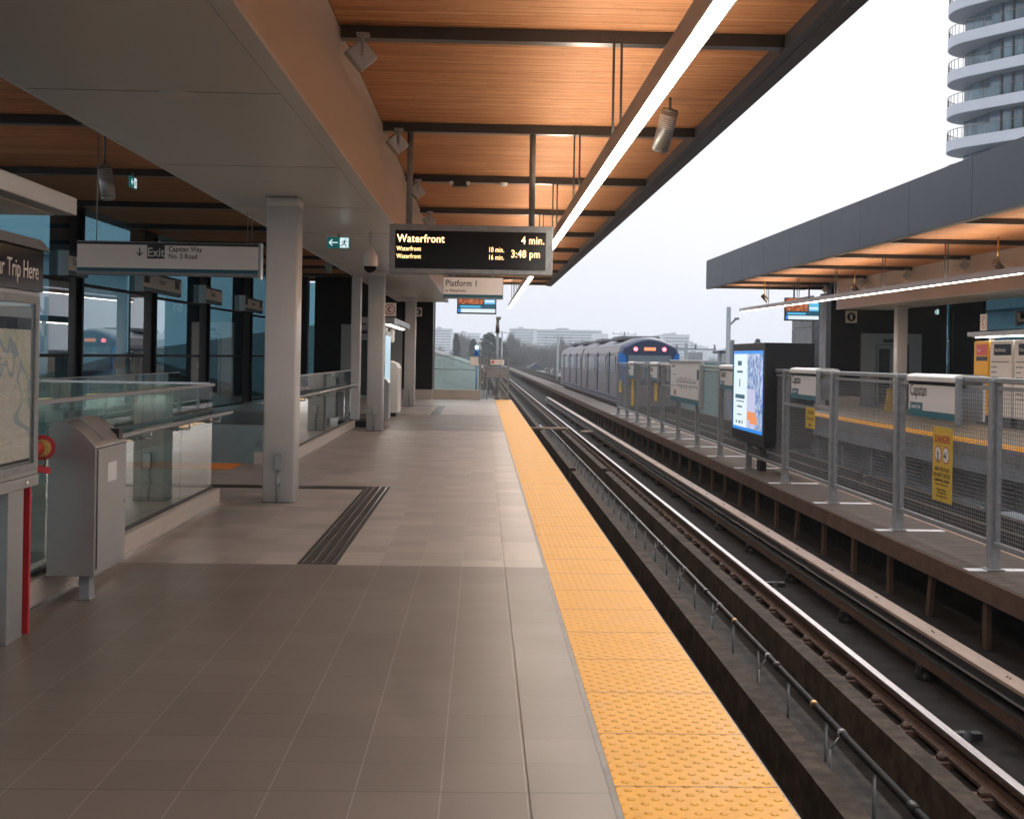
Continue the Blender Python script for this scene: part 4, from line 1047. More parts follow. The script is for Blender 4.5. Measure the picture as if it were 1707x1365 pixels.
# ================================================================== GLASS WALLS, BLACK END WALLS, LIFTS
def curtain(fx, label, sx):
    t = thing('curtain_wall', (fx(-7.45), 20, 0), label, 'glass wall')
    y = 39.2; bays = []
    P0 = 5.2
    piers = [(-12.0, -11.8), (-9.6, -8.4), (-4.6, -3.4), (0.5, 1.7), (5.6, 6.8), (10.8, 12.0), (16.0, 17.2), (21.3, 22.5), (26.1, 27.5), (31.2, 32.8), (36.8, 38.8), (43.0, 43.2)]
    for (pa, pb), (qa, qb) in zip(piers, piers[1:]):
        a, b_ = pb, qa
        def skew(m, xa, xb, z0, z1):      # each bay is turned a couple of degrees towards the track
            k_ = 0.058 * (b_ - a)
            m.hexa([(fx(xa), a, z0), (fx(xb), a, z0), (fx(xb + k_), b_, z0), (fx(xa + k_), b_, z0), (fx(xa), a, z1), (fx(xb), a, z1), (fx(xb + k_), b_, z1), (fx(xa + k_), b_, z1)])
        for (z0, z1) in (((0.05, 1.42), (1.48, 2.74), (2.80, 4.25)) if a > 12.5 else ((0.05, 1.20),)):  # unseen bays near the camera kept open above, shaped to admit daylight
            m = MB(); skew(m, -7.53, -7.51, z0, z1); m.build('glass_pane', 'glass_wall', t)
        for (z0, z1) in (((1.421, 1.479), (2.741, 2.799), (0.0, 0.049), (4.251, 4.4)) if a > 12.5 else ((1.201, 1.25), (0.0, 0.049), (4.251, 4.4))):
            m = MB(); skew(m, -7.56, -7.48, z0, z1); m.build('transom', 'black', t)
        m = MB(); m.box(fx(-7.62), fx(-7.40), pa, pb, -0.3, 4.45); m.build('pier', 'navy', t)
        m = MB(); m.box(fx(-7.399), fx(-7.33), pa, pa + 0.12, 0.0, 4.1); m.box(fx(-7.399), fx(-7.33), pb - 0.3, pb - 0.2, 0.0, 4.1); m.build('mullion', 'black', t)
curtain(I, 'glass curtain wall with dark piers along the left side of the platform', 0)
curtain(J, 'glass curtain wall with dark piers behind the opposite platform', 1)
def wall_sign(fx, f, y0, y1, z0, z1, txt, label, x=-7.2):
    s = thing('wall_sign', (fx(x), (y0 + y1) / 2, z0), label, 'sign')
    fr = Fr((fx(x), y0 if f == 'E' else y1, z0), f); W = y1 - y0; H_ = z1 - z0
    m = MB(); m.fbox(fr, 0, W, 0, H_, -0.10, 0); m.build('casing', 'galv', s)
    m = MB(); m.fbox(fr, 0.01, W - 0.01, H_ * 0.2, H_ - 0.05, 0.0005, 0.003); m.build('face', 'sign', s)
    m = MB(); m.fbox(fr, 0.01, W - 0.01, H_ * 0.06, H_ * 0.195, 0.0005, 0.004); m.build('teal_band', 'teal', s)
    m = MB(); m.fbox(fr, 0.01, W - 0.01, H_ - 0.049, H_ - 0.01, 0.0005, 0.004); m.build('black_band', 'ink', s)
    m = MB(); m.fbox(fr, -0.05, -0.001, -0.03, H_ + 0.02, -0.12, 0.06); m.build('end_cap', 'white', s)
    text(txt, H_ * 0.42, fr, W * 0.5, H_ * 0.48, 0.004, 'ink', s, 0.9, align='CENTER')
    if txt == 'Elevator':
        m = MB(); m.fbox(fr, W * 0.07, W * 0.19, H_ * 0.42, H_ * 0.85, 0.0035, 0.005); m.fbox(fr, W * 0.82, W * 0.94, H_ * 0.42, H_ * 0.85, 0.0035, 0.005); m.build('symbol_block', 'ink', s)
for (y0, y1, z0, z1, tx, lb) in ((20.9, 22.1, 2.86, 3.24, 'Capstan', 'narrow Capstan sign on the left wall just behind the exit sign'),
                               (25.5, 28.9, 2.84, 3.26, 'Elevator', 'long Elevator sign on the left glass wall below the hanging exit sign'),
                               (31.2, 33.4, 2.84, 3.26, 'Capstan', 'small Capstan sign on the left wall between two dark piers'),
                               (36.4, 39.6, 2.84, 3.26, 'Elevator', 'far Elevator sign on the left wall beside the nearest column')):
    wall_sign(I, 'E', y0, y1, z0, z1, tx, lb)
wall_sign(J, 'W', 36.5, 39.3, 2.9, 3.34, 'Elevator', 'Elevator sign on the opposite glass wall left of the telephone sign', -6.9)
wall_sign(J, 'W', 31.0, 34.6, 2.9, 3.34, 'Capstan', 'Capstan sign on the opposite glass wall at the right edge of the photo', -6.9)

def end_block(fx, label, lift_label, op):
    t = thing('end_wall', (fx(-4.8), 43.5, 0), label, 'wall')
    m = MB()
    m.box(fx(-7.4), fx(-6.25), 43.0, 43.6, 0.0, zc(43) + 0.09); m.box(fx(-5.98), fx(-1.76), 43.0, 43.6, 0.0 if op else 0.36, zc(43) + 0.09)
    m.box(fx(-6.25), fx(-5.98), 43.0, 43.6, 0.0, 0.4)
    m.build('black_cladding', 'black', t)
    m = MB(); m.box(fx(-6.24), fx(-5.99), 43.2, 43.22, 0.41, 4.1); m.build('slot_window', 'glass_wall', t)
    m = MB(); m.box(fx(-2.82), fx(-1.76), 42.9, 43.6, 0.0, 0.345); m.build('base_cladding', 'curb', t)
    m = MB(); m.box(fx(-5.98), fx(-2.9), 43.61, 46.5, -9, zc(43)); m.build('lift_shaft', 'black', t)
    l = thing('lift_front', (fx(-3.9), 42.9, 0), lift_label, 'lift')
    x0, x1 = -5.0, -2.84
    m = MB(); m.box(fx(x0), fx(-4.55), 42.8, 42.999, 0.0, 2.62); m.box(fx(-3.35), fx(x1), 42.8, 42.999, 0.0, 2.62); m.box(fx(-4.55), fx(-3.35), 42.8, 42.999, 2.22, 2.62)
    m.build('steel_surround', 'steel', l)
    m = MB(); m.box(fx(-4.5), fx(-3.95), 42.86, 42.90, 0.0, 2.2); m.box(fx(-3.94), fx(-3.40), 42.86, 42.90, 0.0, 2.2); m.build('lift_door', 'steel', l)
    m = MB(); m.box(fx(-4.42), fx(-4.02), 42.84, 42.858, 0.12, 2.08); m.box(fx(-3.87), fx(-3.47), 42.84, 42.858, 0.12, 2.08); m.build('door_glass', 'trainwin', l)
    m = MB(); m.box(fx(-4.35), fx(-3.6), 42.785, 42.799, 2.30, 2.42); m.build('floor_display', 'ink', l)
    m = MB(); m.box(fx(-3.17), fx(-3.03), 42.785, 42.799, 1.0, 1.22); m.build('call_panel', 'white', l)
end_block(I, 'black clad end wall closing the left half of the near platform', 'stainless steel lift front behind the near glass balustrade', False)
end_block(J, 'black clad end wall closing the opposite platform', 'stainless steel lift front with a tall glass door on the opposite platform', True)
m = MB()
m.box(12.60, 12.66, 43.7, 44.6, -1.2, 4.1); m.box(12.60, 12.66, 45.6, 48.6, -1.2, 2.9); m.box(12.60, 12.66, 45.6, 48.6, 2.92, 4.1); m.box(12.66, 18, 48.5, 48.6, -1.2, 4.1)
m.build('grey_clad_building_corner', 'concrete_lt', label='grey panelled building corner beyond the opposite black end wall', cat='building')

# second kiosk group on near platform
kiosk_canopy(I, 27.2, 33.0, 'kiosk shelter roof just right of the second column', -2.75, -1.98, 2.27, 2.40)
k2 = thing('map_kiosk', (-2.2, 28.5, 0), 'steel and glass map kiosk half hidden behind the second column', 'kiosk')
m = MB(); m.box(-2.40, -2.20, 27.3, 29.0, 0.75, 2.1); m.build('map_case', 'galv', k2)
m = MB(); m.box(-2.198, -2.19, 27.4, 28.9, 0.85, 2.0); m.build('glass_cover', 'scr_pale', k2)
m = MB(); m.box(-2.36, -2.26, 27.5, 27.65, 0, 0.75); m.box(-2.36, -2.26, 28.7, 28.85, 0, 0.75); m.build('leg', 'galv', k2)
b2 = thing('litter_bin', (-2.15, 26.6, 0), 'small steel litter bin standing right behind the second column', 'bin')
m = MB(); m.prism([(-2.33, 0.16), (-2.02, 0.16), (-2.02, 0.93), (-2.1, 1.03), (-2.26, 1.07), (-2.33, 1.03)], 26.3, 26.9); m.build('bin_body', 'steel', b2)
m = MB(); m.box(-2.20, -2.12, 26.4, 26.48, 0, 0.16); m.build('leg', 'galv', b2)
k3 = thing('ticket_cabinet', (-2.2, 31, 0), 'white cabinet with a rounded top beyond the second column', 'cabinet')
m = MB(); m.prism([(-2.6, 0.1), (-2.1, 0.1), (-2.1, 1.22), (-2.16, 1.34), (-2.3, 1.4), (-2.6, 1.4)], 30.4, 31.6); m.build('cabinet_body', 'white', k3)
m = MB(); m.box(-2.55, -2.15, 30.5, 31.5, 0, 0.099); m.build('plinth', 'ink', k3)

# opposite kiosk row
kiosk_canopy(J, 24.0, 31.9, 'kiosk shelter roof over the yellow cabinet on the opposite platform', -3.0, -2.2, 2.30, 2.42)
def cabinet(y0, y1, mat, head, txt, label, cat):
    s = thing('information_cabinet', (13.1, (y0 + y1) / 2, 0), label, cat)
    fr = Fr((13.0, y1, 0), 'W'); W = y1 - y0
    m = MB(); m.fbox(fr, 0, W, 0.25, 2.17, -0.3, 0); m.build('cabinet_body', mat, s, bevel=0.03)
    m = MB(); m.fbox(fr, 0.1, W - 0.1, 0.0, 0.249, -0.25, -0.05); m.build('plinth', 'ink', s)
    m = MB(); m.fbox(fr, W * 0.2, W * 0.96, 1.80, 2.08, 0.0005, 0.006); m.build('header', head, s)
    text(txt, 0.135, fr, W * 0.24, 1.89, 0.007, 'whiteink', s, 0.62)
    if mat == 'yellowpanel':
        m = MB(); m.fbox(fr, W * 0.2, W * 0.96, 1.66, 1.77, 0.0005, 0.006); m.build('black_strip', 'ink', s)
        m = MB(); m.fbox(fr, W * 0.02, W * 0.98, 1.28, 1.29, 0.0005, 0.004); m.build('panel_joint', 'rust', s)
        m = MB(); m.fbox(fr, W * 0.1, W * 0.18, 0.95, 1.12, 0.0005, 0.01); m.build('handset', 'ink', s)
        m = MB()
        for i in range(4): m.fbox(fr, W * (0.08 + 0.22 * i), W * (0.2 + 0.22 * i), 0.78, 0.86, 0.0005, 0.008)
        m.build('button_row', 'redink', s)
    else:
        m = MB(); m.fbox(fr, W * 0.05, W * 0.95, 0.5, 1.74, 0.0005, 0.005); m.build('notice_sheet', 'white', s)
        m = MB()
        for i in range(8):
            u1 = 0.9 if i == 0 else random.uniform(0.3, 0.5)
            m.fbox(fr, W * 0.1, W * u1, 1.62 - i * 0.13, 1.65 - i * 0.13, 0.0055, 0.007)
        m.build('printed_lines', 'inkgrey', s)
cabinet(30.55, 31.45, 'yellowpanel', 'redpanel', 'Tickets', 'yellow cabinet with a red header under the opposite kiosk roof', 'cabinet')
cabinet(29.15, 30.45, 'white', 'navyink', 'Travel Information', 'white information panel with a dark header right of the yellow cabinet', 'information panel')
cabinet(27.7, 29.05, 'white', 'navyink', 'Notices', 'white information panel cut by the right edge of the photo', 'information panel')
w_ = thing('wet_floor_sign', (13.3, 38.3, 0), 'yellow folding floor sign behind the mesh fence on the opposite platform', 'floor sign')
m = MB(); m.hexa([(13.0, 38.2, 0), (13.34, 38.2, 0), (13.34, 38.22, 0), (13.0, 38.22, 0), (13.08, 38.34, 0.75), (13.26, 38.34, 0.75), (13.26, 38.36, 0.75), (13.08, 38.36, 0.75)]); m.build('front_leaf', 'yellowsign', w_)
m = MB(); m.hexa([(13.0, 38.5, 0), (13.34, 38.5, 0), (13.34, 38.52, 0), (13.0, 38.52, 0), (13.08, 38.365, 0.75), (13.26, 38.365, 0.75), (13.26, 38.385, 0.75), (13.08, 38.385, 0.75)]); m.build('rear_leaf', 'yellowsign', w_)

# ================================================================== PLATFORM END
e_ = thing('end_balustrade', (-0.9, 43.7, 0), 'glass screen with stone base closing the end of the near platform', 'balustrade')
m = MB(); m.box(-1.755, -0.02, 43.55, 43.8, 0.0, 0.345); m.build('base_cladding', 'curb', e_, bevel=0.005)
m = MB(); m.box(-1.75, -0.10, 43.66, 43.68, 0.346, 1.56); m.build('glass_pane', 'glass_green', e_)
m = MB(); m.box(-1.75, -0.10, 43.65, 43.69, 1.561, 1.585); m.box(-1.75, -0.10, 43.645, 43.658, 1.06, 1.085); m.build('rail', 'galv', e_)
m = MB(); m.box(-1.755, -1.70, 43.62, 43.70, 0.35, 3.9); m.build('tall_post', 'steel', e_)
m = MB(); m.box(-0.095, 0.0, 43.6, 43.72, 0.346, 1.57); m.build('end_post', 'galv', e_)
m = MB(); m.box(-0.42, -0.12, 43.60, 43.62, 1.24, 1.54); m.build('notice_board', 'sign', label='pale notice fixed to the glass screen at the platform end', cat='notice')
g_ = thing('end_gate', (0.5, 43.7, 0), 'steel mesh gate at the end of the near platform beside the yellow strip', 'gate')
m = MB()
for x in (0.06, 0.17, 0.95): m.box(x, x + 0.05, 43.6, 43.66, 0.0, 1.50)
m.box(0.06, 1.0, 43.6, 43.66, 1.501, 1.54); m.box(0.221, 0.949, 43.6, 43.65, 0.08, 0.13); m.box(0.221, 0.949, 43.6, 43.65, 1.16, 1.20)
m.build('gate_frame', 'galv', g_)
m = MB()
for i in range(19): m.box(0.23 + i * 0.038, 0.235 + i * 0.038, 43.62, 43.625, 0.131, 1.159)
for i in range(27): m.box(0.222, 0.948, 43.626, 43.631, 0.15 + i * 0.038, 0.155 + i * 0.038)
m.build('gate_mesh', 'galvwire', g_)
m = MB(); m.box(0.225, 0.945, 43.59, 43.599, 0.80, 1.12); m.build('kick_panel', 'galv', g_)
s = thing('no_entry_sign', (0.55, 43.5, 1.26), 'white no entry notice with a red disc on the end gate', 'sign')
fr = Fr((0.32, 43.585, 1.27), 'S')
m = MB(); m.fbox(fr, 0, 0.50, 0, 0.18, -0.004, 0.0); m.build('face', 'sign', s)
m = MB(); m.tube(fr.p(0.09, 0.09, 0.0005), fr.p(0.09, 0.09, 0.003), 0.06, 20); m.build('red_disc', 'redpanel', s)
m = MB(); m.fbox(fr, 0.05, 0.13, 0.08, 0.10, 0.0035, 0.005); m.build('white_bar', 'whiteink', s)
text('Do not enter', 0.055, fr, 0.18, 0.10, 0.002, 'redink', s, 0.85); text('Authorized only', 0.045, fr, 0.18, 0.045, 0.002, 'inkgrey', s, 0.8)
bl = thing('blue_signal_light', (-0.19, 45.5, -0.3), 'blue emergency lamp on a blue post at the platform end', 'signal light')
m = MB(); m.tube((-0.19, 45.5, -0.6), (-0.19, 45.5, 1.5), 0.03, 10); m.box(-0.31, -0.07, 45.42, 45.6, 1.45, 1.66); m.build('post_box', 'blue', bl)
m = MB(); m.tube((-0.19, 45.5, 1.66), (-0.19, 45.5, 1.80), 0.06, 14); m.build('collar', 'blue', bl)
m = MB(); m.lathe((-0.19, 45.46, 1.90), [(0.0, -0.075), (0.05, -0.06), (0.07, 0.0), (0.05, 0.06), (0.0, 0.075)], 16); m.build('lamp', 'bluelight', bl)
m = MB(); m.box(-0.9, 0.98, 44.0, 46.2, -0.9, -0.6); m.build('service_ledge', 'concrete', kind='structure')
cp = thing('camera_pole', (0.62, 47, -0.75), 'slim grey camera pole rising behind the end gate', 'pole')
m = MB(); m.tube((0.62, 47, -1.0), (0.60, 47, 3.0), 0.07, 12, 0.05); m.build('pole', 'galv', cp)
m = MB(); m.tube((0.60, 47, 2.5), (0.60, 47, 2.95), 0.085, 12, 0.06); m.box(0.54, 0.72, 46.9, 47.1, 3.0, 3.12); m.build('camera_head', 'greybeam', cp)
m = MB(); m.box(1.0, 1.3, 44.6, 44.65, -1.2, -0.8); m.build('end_marker', 'galv', label='small steel marker plate below the end gate', cat='marker')

# ================================================================== TRACK FENCE
FX = 5.27
f = thing('track_fence', (FX, 26, -0.55), 'long galvanised mesh fence along the walkway between the tracks', 'fence')
for y in PY:
    m = MB(); m.box(FX - 0.055, FX + 0.055, y - 0.055, y + 0.055, -0.544, 1.40); m.box(FX - 0.09, FX + 0.09, y - 0.09, y + 0.09, -0.544, -0.532); m.build('post', 'galv', f, bevel=0.006)
wire = None
for a, b_ in zip(PY, PY[1:]):
    hide = 21.0 < a < 23.0
    m = MB(); m.box(FX - 0.035, FX + 0.035, a + 0.046, b_ - 0.046, 1.36, 1.42); m.build('top_rail', 'galv', f, bevel=0.012)
    m = MB(); m.box(FX - 0.025, FX + 0.025, a + 0.046, b_ - 0.046, -0.30, -0.25); m.build('bottom_rail', 'galv', f, bevel=0.005)
    m = MB(); m.box(FX - 0.02, FX + 0.02, a + 0.075, a + 0.115, -0.249, 1.33); m.box(FX - 0.02, FX + 0.02, b_ - 0.115, b_ - 0.075, -0.249, 1.33); m.box(FX - 0.018, FX + 0.018, a + 0.116, b_ - 0.116, 1.29, 1.33)
    m.build('panel_frame', 'galv', f)
    if wire is None:
        m = MB(); ya, yb = a + 0.116, b_ - 0.116; z = -0.245
        while z < 1.29: m.box(FX - 0.0022, FX + 0.0022, ya, yb, z, z + 0.0045); z += 0.044
        y = ya
        while y < yb: m.box(FX + 0.0024, FX + 0.0064, y, y + 0.0040, -0.249, 1.289); y += 0.05
        wire = m.build('wire_mesh', 'galvwire', f); wy = a
    else:
        c = wire.copy(); COL.objects.link(c); c.parent = f; c.location = (wire.location.x, wire.location.y + (a - wy), wire.location.z)
for a in (PY[5], PY[10]):
    m = MB(); m.box(FX - 0.05, FX - 0.028, a + 0.05, a + 2.77, 0.80, 0.85); m.build('mid_rail', 'galv', f)

def name_sign(y0, y1, z0, z1, label, txt='Capstan'):
    s = thing('station_name_sign', (FX, (y0 + y1) / 2, z0), label, 'sign', 'station name signs on the fence')
    W, H_ = y1 - y0, z1 - z0
    for f_, x in (('W', 5.17), ('E', 5.50)):
        fr = Fr((x, y1 if f_ == 'W' else y0, z0), f_)
        m = MB(); m.fbox(fr, 0, W, 0, H_ - 0.06, -0.03, 0); m.build('face', 'signwhite', s)
        m = MB(); m.fbox(fr, 0, W, 0.0, 0.075, 0.0005, 0.002); m.build('teal_band', 'teal', s)
        m = MB(); m.fbox(fr, 0, W, H_ - 0.115, H_ - 0.075, 0.0005, 0.002); m.build('navy_band', 'navyink', s)
        text(txt, 0.20, fr, 0.04, H_ * 0.50, 0.002, 'ink', s, 0.80, bold=0.0015, track=1.04)
        m = MB(); m.fbox(fr, 0.05, 0.05 + 0.40, 0.0755, 0.165, 0.0005, 0.003); m.build('line_block', 'teal', s)
        text('Canada Line', 0.075, fr, 0.07, 0.095, 0.0035, 'signwhite', s, 0.85)
        m = MB(); m.fbox(fr, W + 0.001, W + 0.07, -0.05, H_ - 0.02, -0.05, 0.012); m.build('end_plate', 'galv', s, bevel=0.01)
    pr = []
    for i in range(9):
        a = PI * i / 8; pr.append((5.185 + 0.0 - 0.035 * math.cos(a) + (0.0 if i < 4 else 0.0), z1 - 0.055 + 0.045 * math.sin(a)))
    m = MB(); m.prism([(5.14, z1 - 0.07), (5.14, z1 - 0.02), (5.17, z1 + 0.005), (5.24, z1 + 0.015), (5.24, z1 - 0.07)], y0 - 0.02, y1 + 0.0); m.prism([(5.53, z1 - 0.07), (5.53, z1 - 0.02), (5.50, z1 + 0.005), (5.43, z1 + 0.015), (5.43, z1 - 0.07)], y0 - 0.02, y1 + 0.0)
    m.build('rounded_top', 'white', s)
    for yb in (y0 + 0.02, y1 - 0.04):
        m = MB(); m.box(5.21, 5.46, yb, yb + 0.02, z0 + 0.25, z0 + 0.27); m.build('bracket', 'galv', s)
name_sign(12.97, 14.40, 0.93, 1.42, 'large near Capstan name sign with teal band on the fence')
name_sign(18.42, 19.92, 0.95, 1.44, 'Capstan name sign on the fence right of the black advertising box')
name_sign(24.50, 25.9, 0.96, 1.45, 'Capstan name sign partly hidden left of the advertising box')
name_sign(35.2, 36.7, 0.93, 1.46, 'small distant name sign on the fence left of the big map board')
name_sign(40.7, 42.2, 0.93, 1.46, 'farthest small name sign on the fence, before the train')

def yellow_notice(y0, y1, z0, z1, label, danger=False):
    s = thing('warning_sign', (5.2, (y0 + y1) / 2, z0), label, 'warning sign')
    fr = Fr((5.20, y1, z0), 'W'); W, H_ = y1 - y0, z1 - z0
    m = MB(); m.fbox(fr, 0, W, 0, H_, -0.012, 0); m.build('plate', 'yellowsign', s, bevel=0.006)
    if danger:
        text('DANGER', 0.115, fr, W / 2, H_ - 0.175, 0.001, 'redink', s, 0.95, align='CENTER', bold=0.003)
        m = MB()
        for u in (0.17, 0.40): m.tube(fr.p(u, 0.53, 0.0005), fr.p(u, 0.53, 0.002), 0.098, 28)
        m.build('red_ring', 'redink', s)
        m = MB()
        for u in (0.17, 0.40): m.tube(fr.p(u, 0.53, 0.0022), fr.p(u, 0.53, 0.003), 0.083, 28)
        m.build('white_disc', 'signwhite', s)
        m = MB()
        def st(u0, v0, u1, v1, tt):
            a = fr.p(u0, v0, 0.004); c = fr.p(u1, v1, 0.004); m.obox((a + c) / 2, c - a, fr.n, (c - a).cross(fr.n), (c - a).length / 2, 0.0006, tt)
        st(0.17, 0.56, 0.17, 0.49, 0.012); st(0.17, 0.49, 0.14, 0.455, 0.008); st(0.17, 0.49, 0.20, 0.455, 0.008); st(0.14, 0.56, 0.20, 0.53, 0.007); st(0.165, 0.585, 0.175, 0.585, 0.012)
        st(0.35, 0.53, 0.41, 0.50, 0.012); st(0.40, 0.51, 0.43, 0.57, 0.006); st(0.36, 0.56, 0.34, 0.50, 0.007)
        m.build('figures', 'ink', s)
        for (tx, sz, v) in (('HIGH VOLTAGE', 0.062, 0.345), ('DO NOT ENTER', 0.068, 0.275), ('ALARM WILL SOUND', 0.048, 0.222), ('Trespassers will be prosecuted', 0.030, 0.185),
                            ('Emergency telephone', 0.034, 0.125), ('on the platform wall', 0.032, 0.09), ('Please stay behind the line', 0.030, 0.05)):
            text(tx, sz, fr, W / 2, v, 0.001, 'ink', s, 0.98, align='CENTER', bold=0.001 if sz > 0.04 else 0)
    else:
        for i, tx in enumerate(('CAUTION', 'Don\'t cross', 'tracks')):
            text(tx, 0.088, fr, W / 2, H_ - 0.105 - i * 0.095, 0.001, 'ink', s, 0.9, align='CENTER')
yellow_notice(13.12, 13.69, 0.0, 0.84, 'tall yellow high voltage danger notice on the mesh fence', True)
yellow_notice(18.6, 19.12, 0.50, 0.83, 'small square yellow caution notice on the fence')
yellow_notice(35.4, 36.0, 0.32, 0.84, 'small yellow notice below the name sign left of the map board')
yellow_notice(40.9, 41.5, -0.05, 0.86, 'tall narrow yellow notice below the farthest name sign')
yellow_notice(44.5, 45.2, 0.3, 0.75, 'faint yellow notice at the far end of the fence')
yellow_notice(23.9, 24.5, -0.02, 0.08, 'low yellow plate under the left corner of the advertising box')

s = thing('route_map_board', (5.2, 30.5, 0.44), 'large white route map board mounted on the fence', 'map board')
fr = Fr((5.17, 32.72, 0.46), 'W'); W, H_ = 4.35, 1.02
m = MB(); m.fbox(fr, 0, W, 0, H_, -0.05, 0); m.build('face', 'signwhite', s)
m = MB(); m.fbox(fr, 0, W, 0.0, 0.13, 0.0005, 0.003); m.build('teal_band', 'teal', s)
m = MB(); m.fbox(fr, -0.02, W + 0.06, H_ + 0.001, H_ + 0.07, -0.09, 0.03); m.fbox(fr, W + 0.001, W + 0.25, -0.06, H_, -0.07, 0.02); m.build('frame', 'steel', s, bevel=0.015)
m = MB(); m.fbox(fr, 0.9, 3.9, 0.52, 0.545, 0.0005, 0.002); m.fbox(fr, 0.15, 0.95, 0.70, 0.715, 0.0005, 0.002); m.fbox(fr, 0.15, 0.85, 0.40, 0.415, 0.0005, 0.002); m.build('route_line', 'inkgrey', s)
m = MB()
for i in range(13):
    u = 1.0 + i * 0.24; hh = random.uniform(0.02, 0.09)
    m.fbox(fr, u, u + 0.08, 0.57, 0.57 + hh, 0.0005, 0.002); m.fbox(fr, u + 0.05, u + 0.15, 0.44 - hh, 0.46, 0.0005, 0.002)
m.build('stop_names', 'inkgrey', s)
m = MB(); m.fbox(fr, 4.0, 4.25, 0.62, 0.86, 0.0005, 0.002); m.build('symbol_block', 'navyink', s)
m = MB(); m.fbox(fr, 0.65, 0.95, 0.17, 0.30, 0.0005, 0.002); m.build('red_block', 'redink', s)
text('Canada Line', 0.11, fr, 0.2, 0.9, 0.002, 'inkgrey', s, 0.9)

a_ = thing('advertising_box', (5.45, 22.9, -0.55), 'black double-sided advertising box with a lit poster on the fence', 'advertising display')
X0, X1, Y0, Y1, Z0, Z1 = 5.05, 5.94, 21.30, 24.05, 0.10, 1.885
m = MB(); m.box(X0, X1, Y0, Y1, Z0, Z1); m.build('casing', 'blackrub', a_, bevel=0.01)
fr = Fr((X0, Y1, Z0), 'W'); W, H_ = Y1 - Y0, Z1 - Z0
m = MB(); m.fbox(fr, 0.10, W - 0.13, 0.12, H_ - 0.14, 0.0005, 0.002); m.build('blue_poster', 'scr_blue', a_)
m = MB(); m.fbox(fr, 0.16, W * 0.49, 0.18, H_ - 0.20, 0.0022, 0.003); m.build('poster_text_panel', 'scr_white', a_)
m = MB(); m.fbox(fr, W * 0.495, W - 0.16, 0.18, H_ - 0.20, 0.0022, 0.003); m.build('poster_picture', 'adpic', a_)
m = MB(); m.fbox(fr, W * 0.495, W * 0.74, 0.19, H_ * 0.52, 0.0032, 0.004); m.build('pale_ground', 'scr_lav', a_)
m = MB(); m.fbox(fr, W * 0.50, W * 0.76, 0.34, 0.50, 0.0042, 0.005); m.fbox(fr, W * 0.58, W * 0.80, 0.28, 0.42, 0.0042, 0.0055); m.build('orange_shape', 'scr_orange', a_)
m = MB()
for (u0, u1, v0, v1) in ((0.5, 0.85, 1.36, 1.45), (0.45, 0.95, 1.22, 1.26), (0.66, 0.74, 0.95, 1.10), (0.32, 1.15, 0.72, 0.80), (0.40, 1.1, 0.66, 0.68), (0.5, 0.95, 0.55, 0.58), (0.5, 0.9, 0.40, 0.42), (0.4, 0.5, 0.24, 0.29), (0.65, 0.8, 0.24, 0.29), (0.92, 1.0, 0.24, 0.30)):
    m.fbox(fr, u0, u1, v0, v1, 0.0032, 0.004)
m.build('poster_print', 'scr_ink', a_)
m = MB(); m.box(5.36, 5.46, 22.9, 23.15, -0.549, Z0 - 0.001); m.box(5.42, 5.46, 22.78, 22.89, -0.549, Z0 - 0.001); m.build('support_post', 'ink', a_)
m = MB(); m.hexa([(5.06, Y0 + 0.02, 0.0), (5.9, Y0 + 0.02, 0.0), (5.9, Y1 - 0.02, 0.03), (5.06, Y1 - 0.02, 0.03), (5.06, Y0 + 0.02, 0.099), (5.9, Y0 + 0.02, 0.099), (5.9, Y1 - 0.02, 0.099), (5.06, Y1 - 0.02, 0.099)]); m.build('lower_tray', 'blackrub', a_)

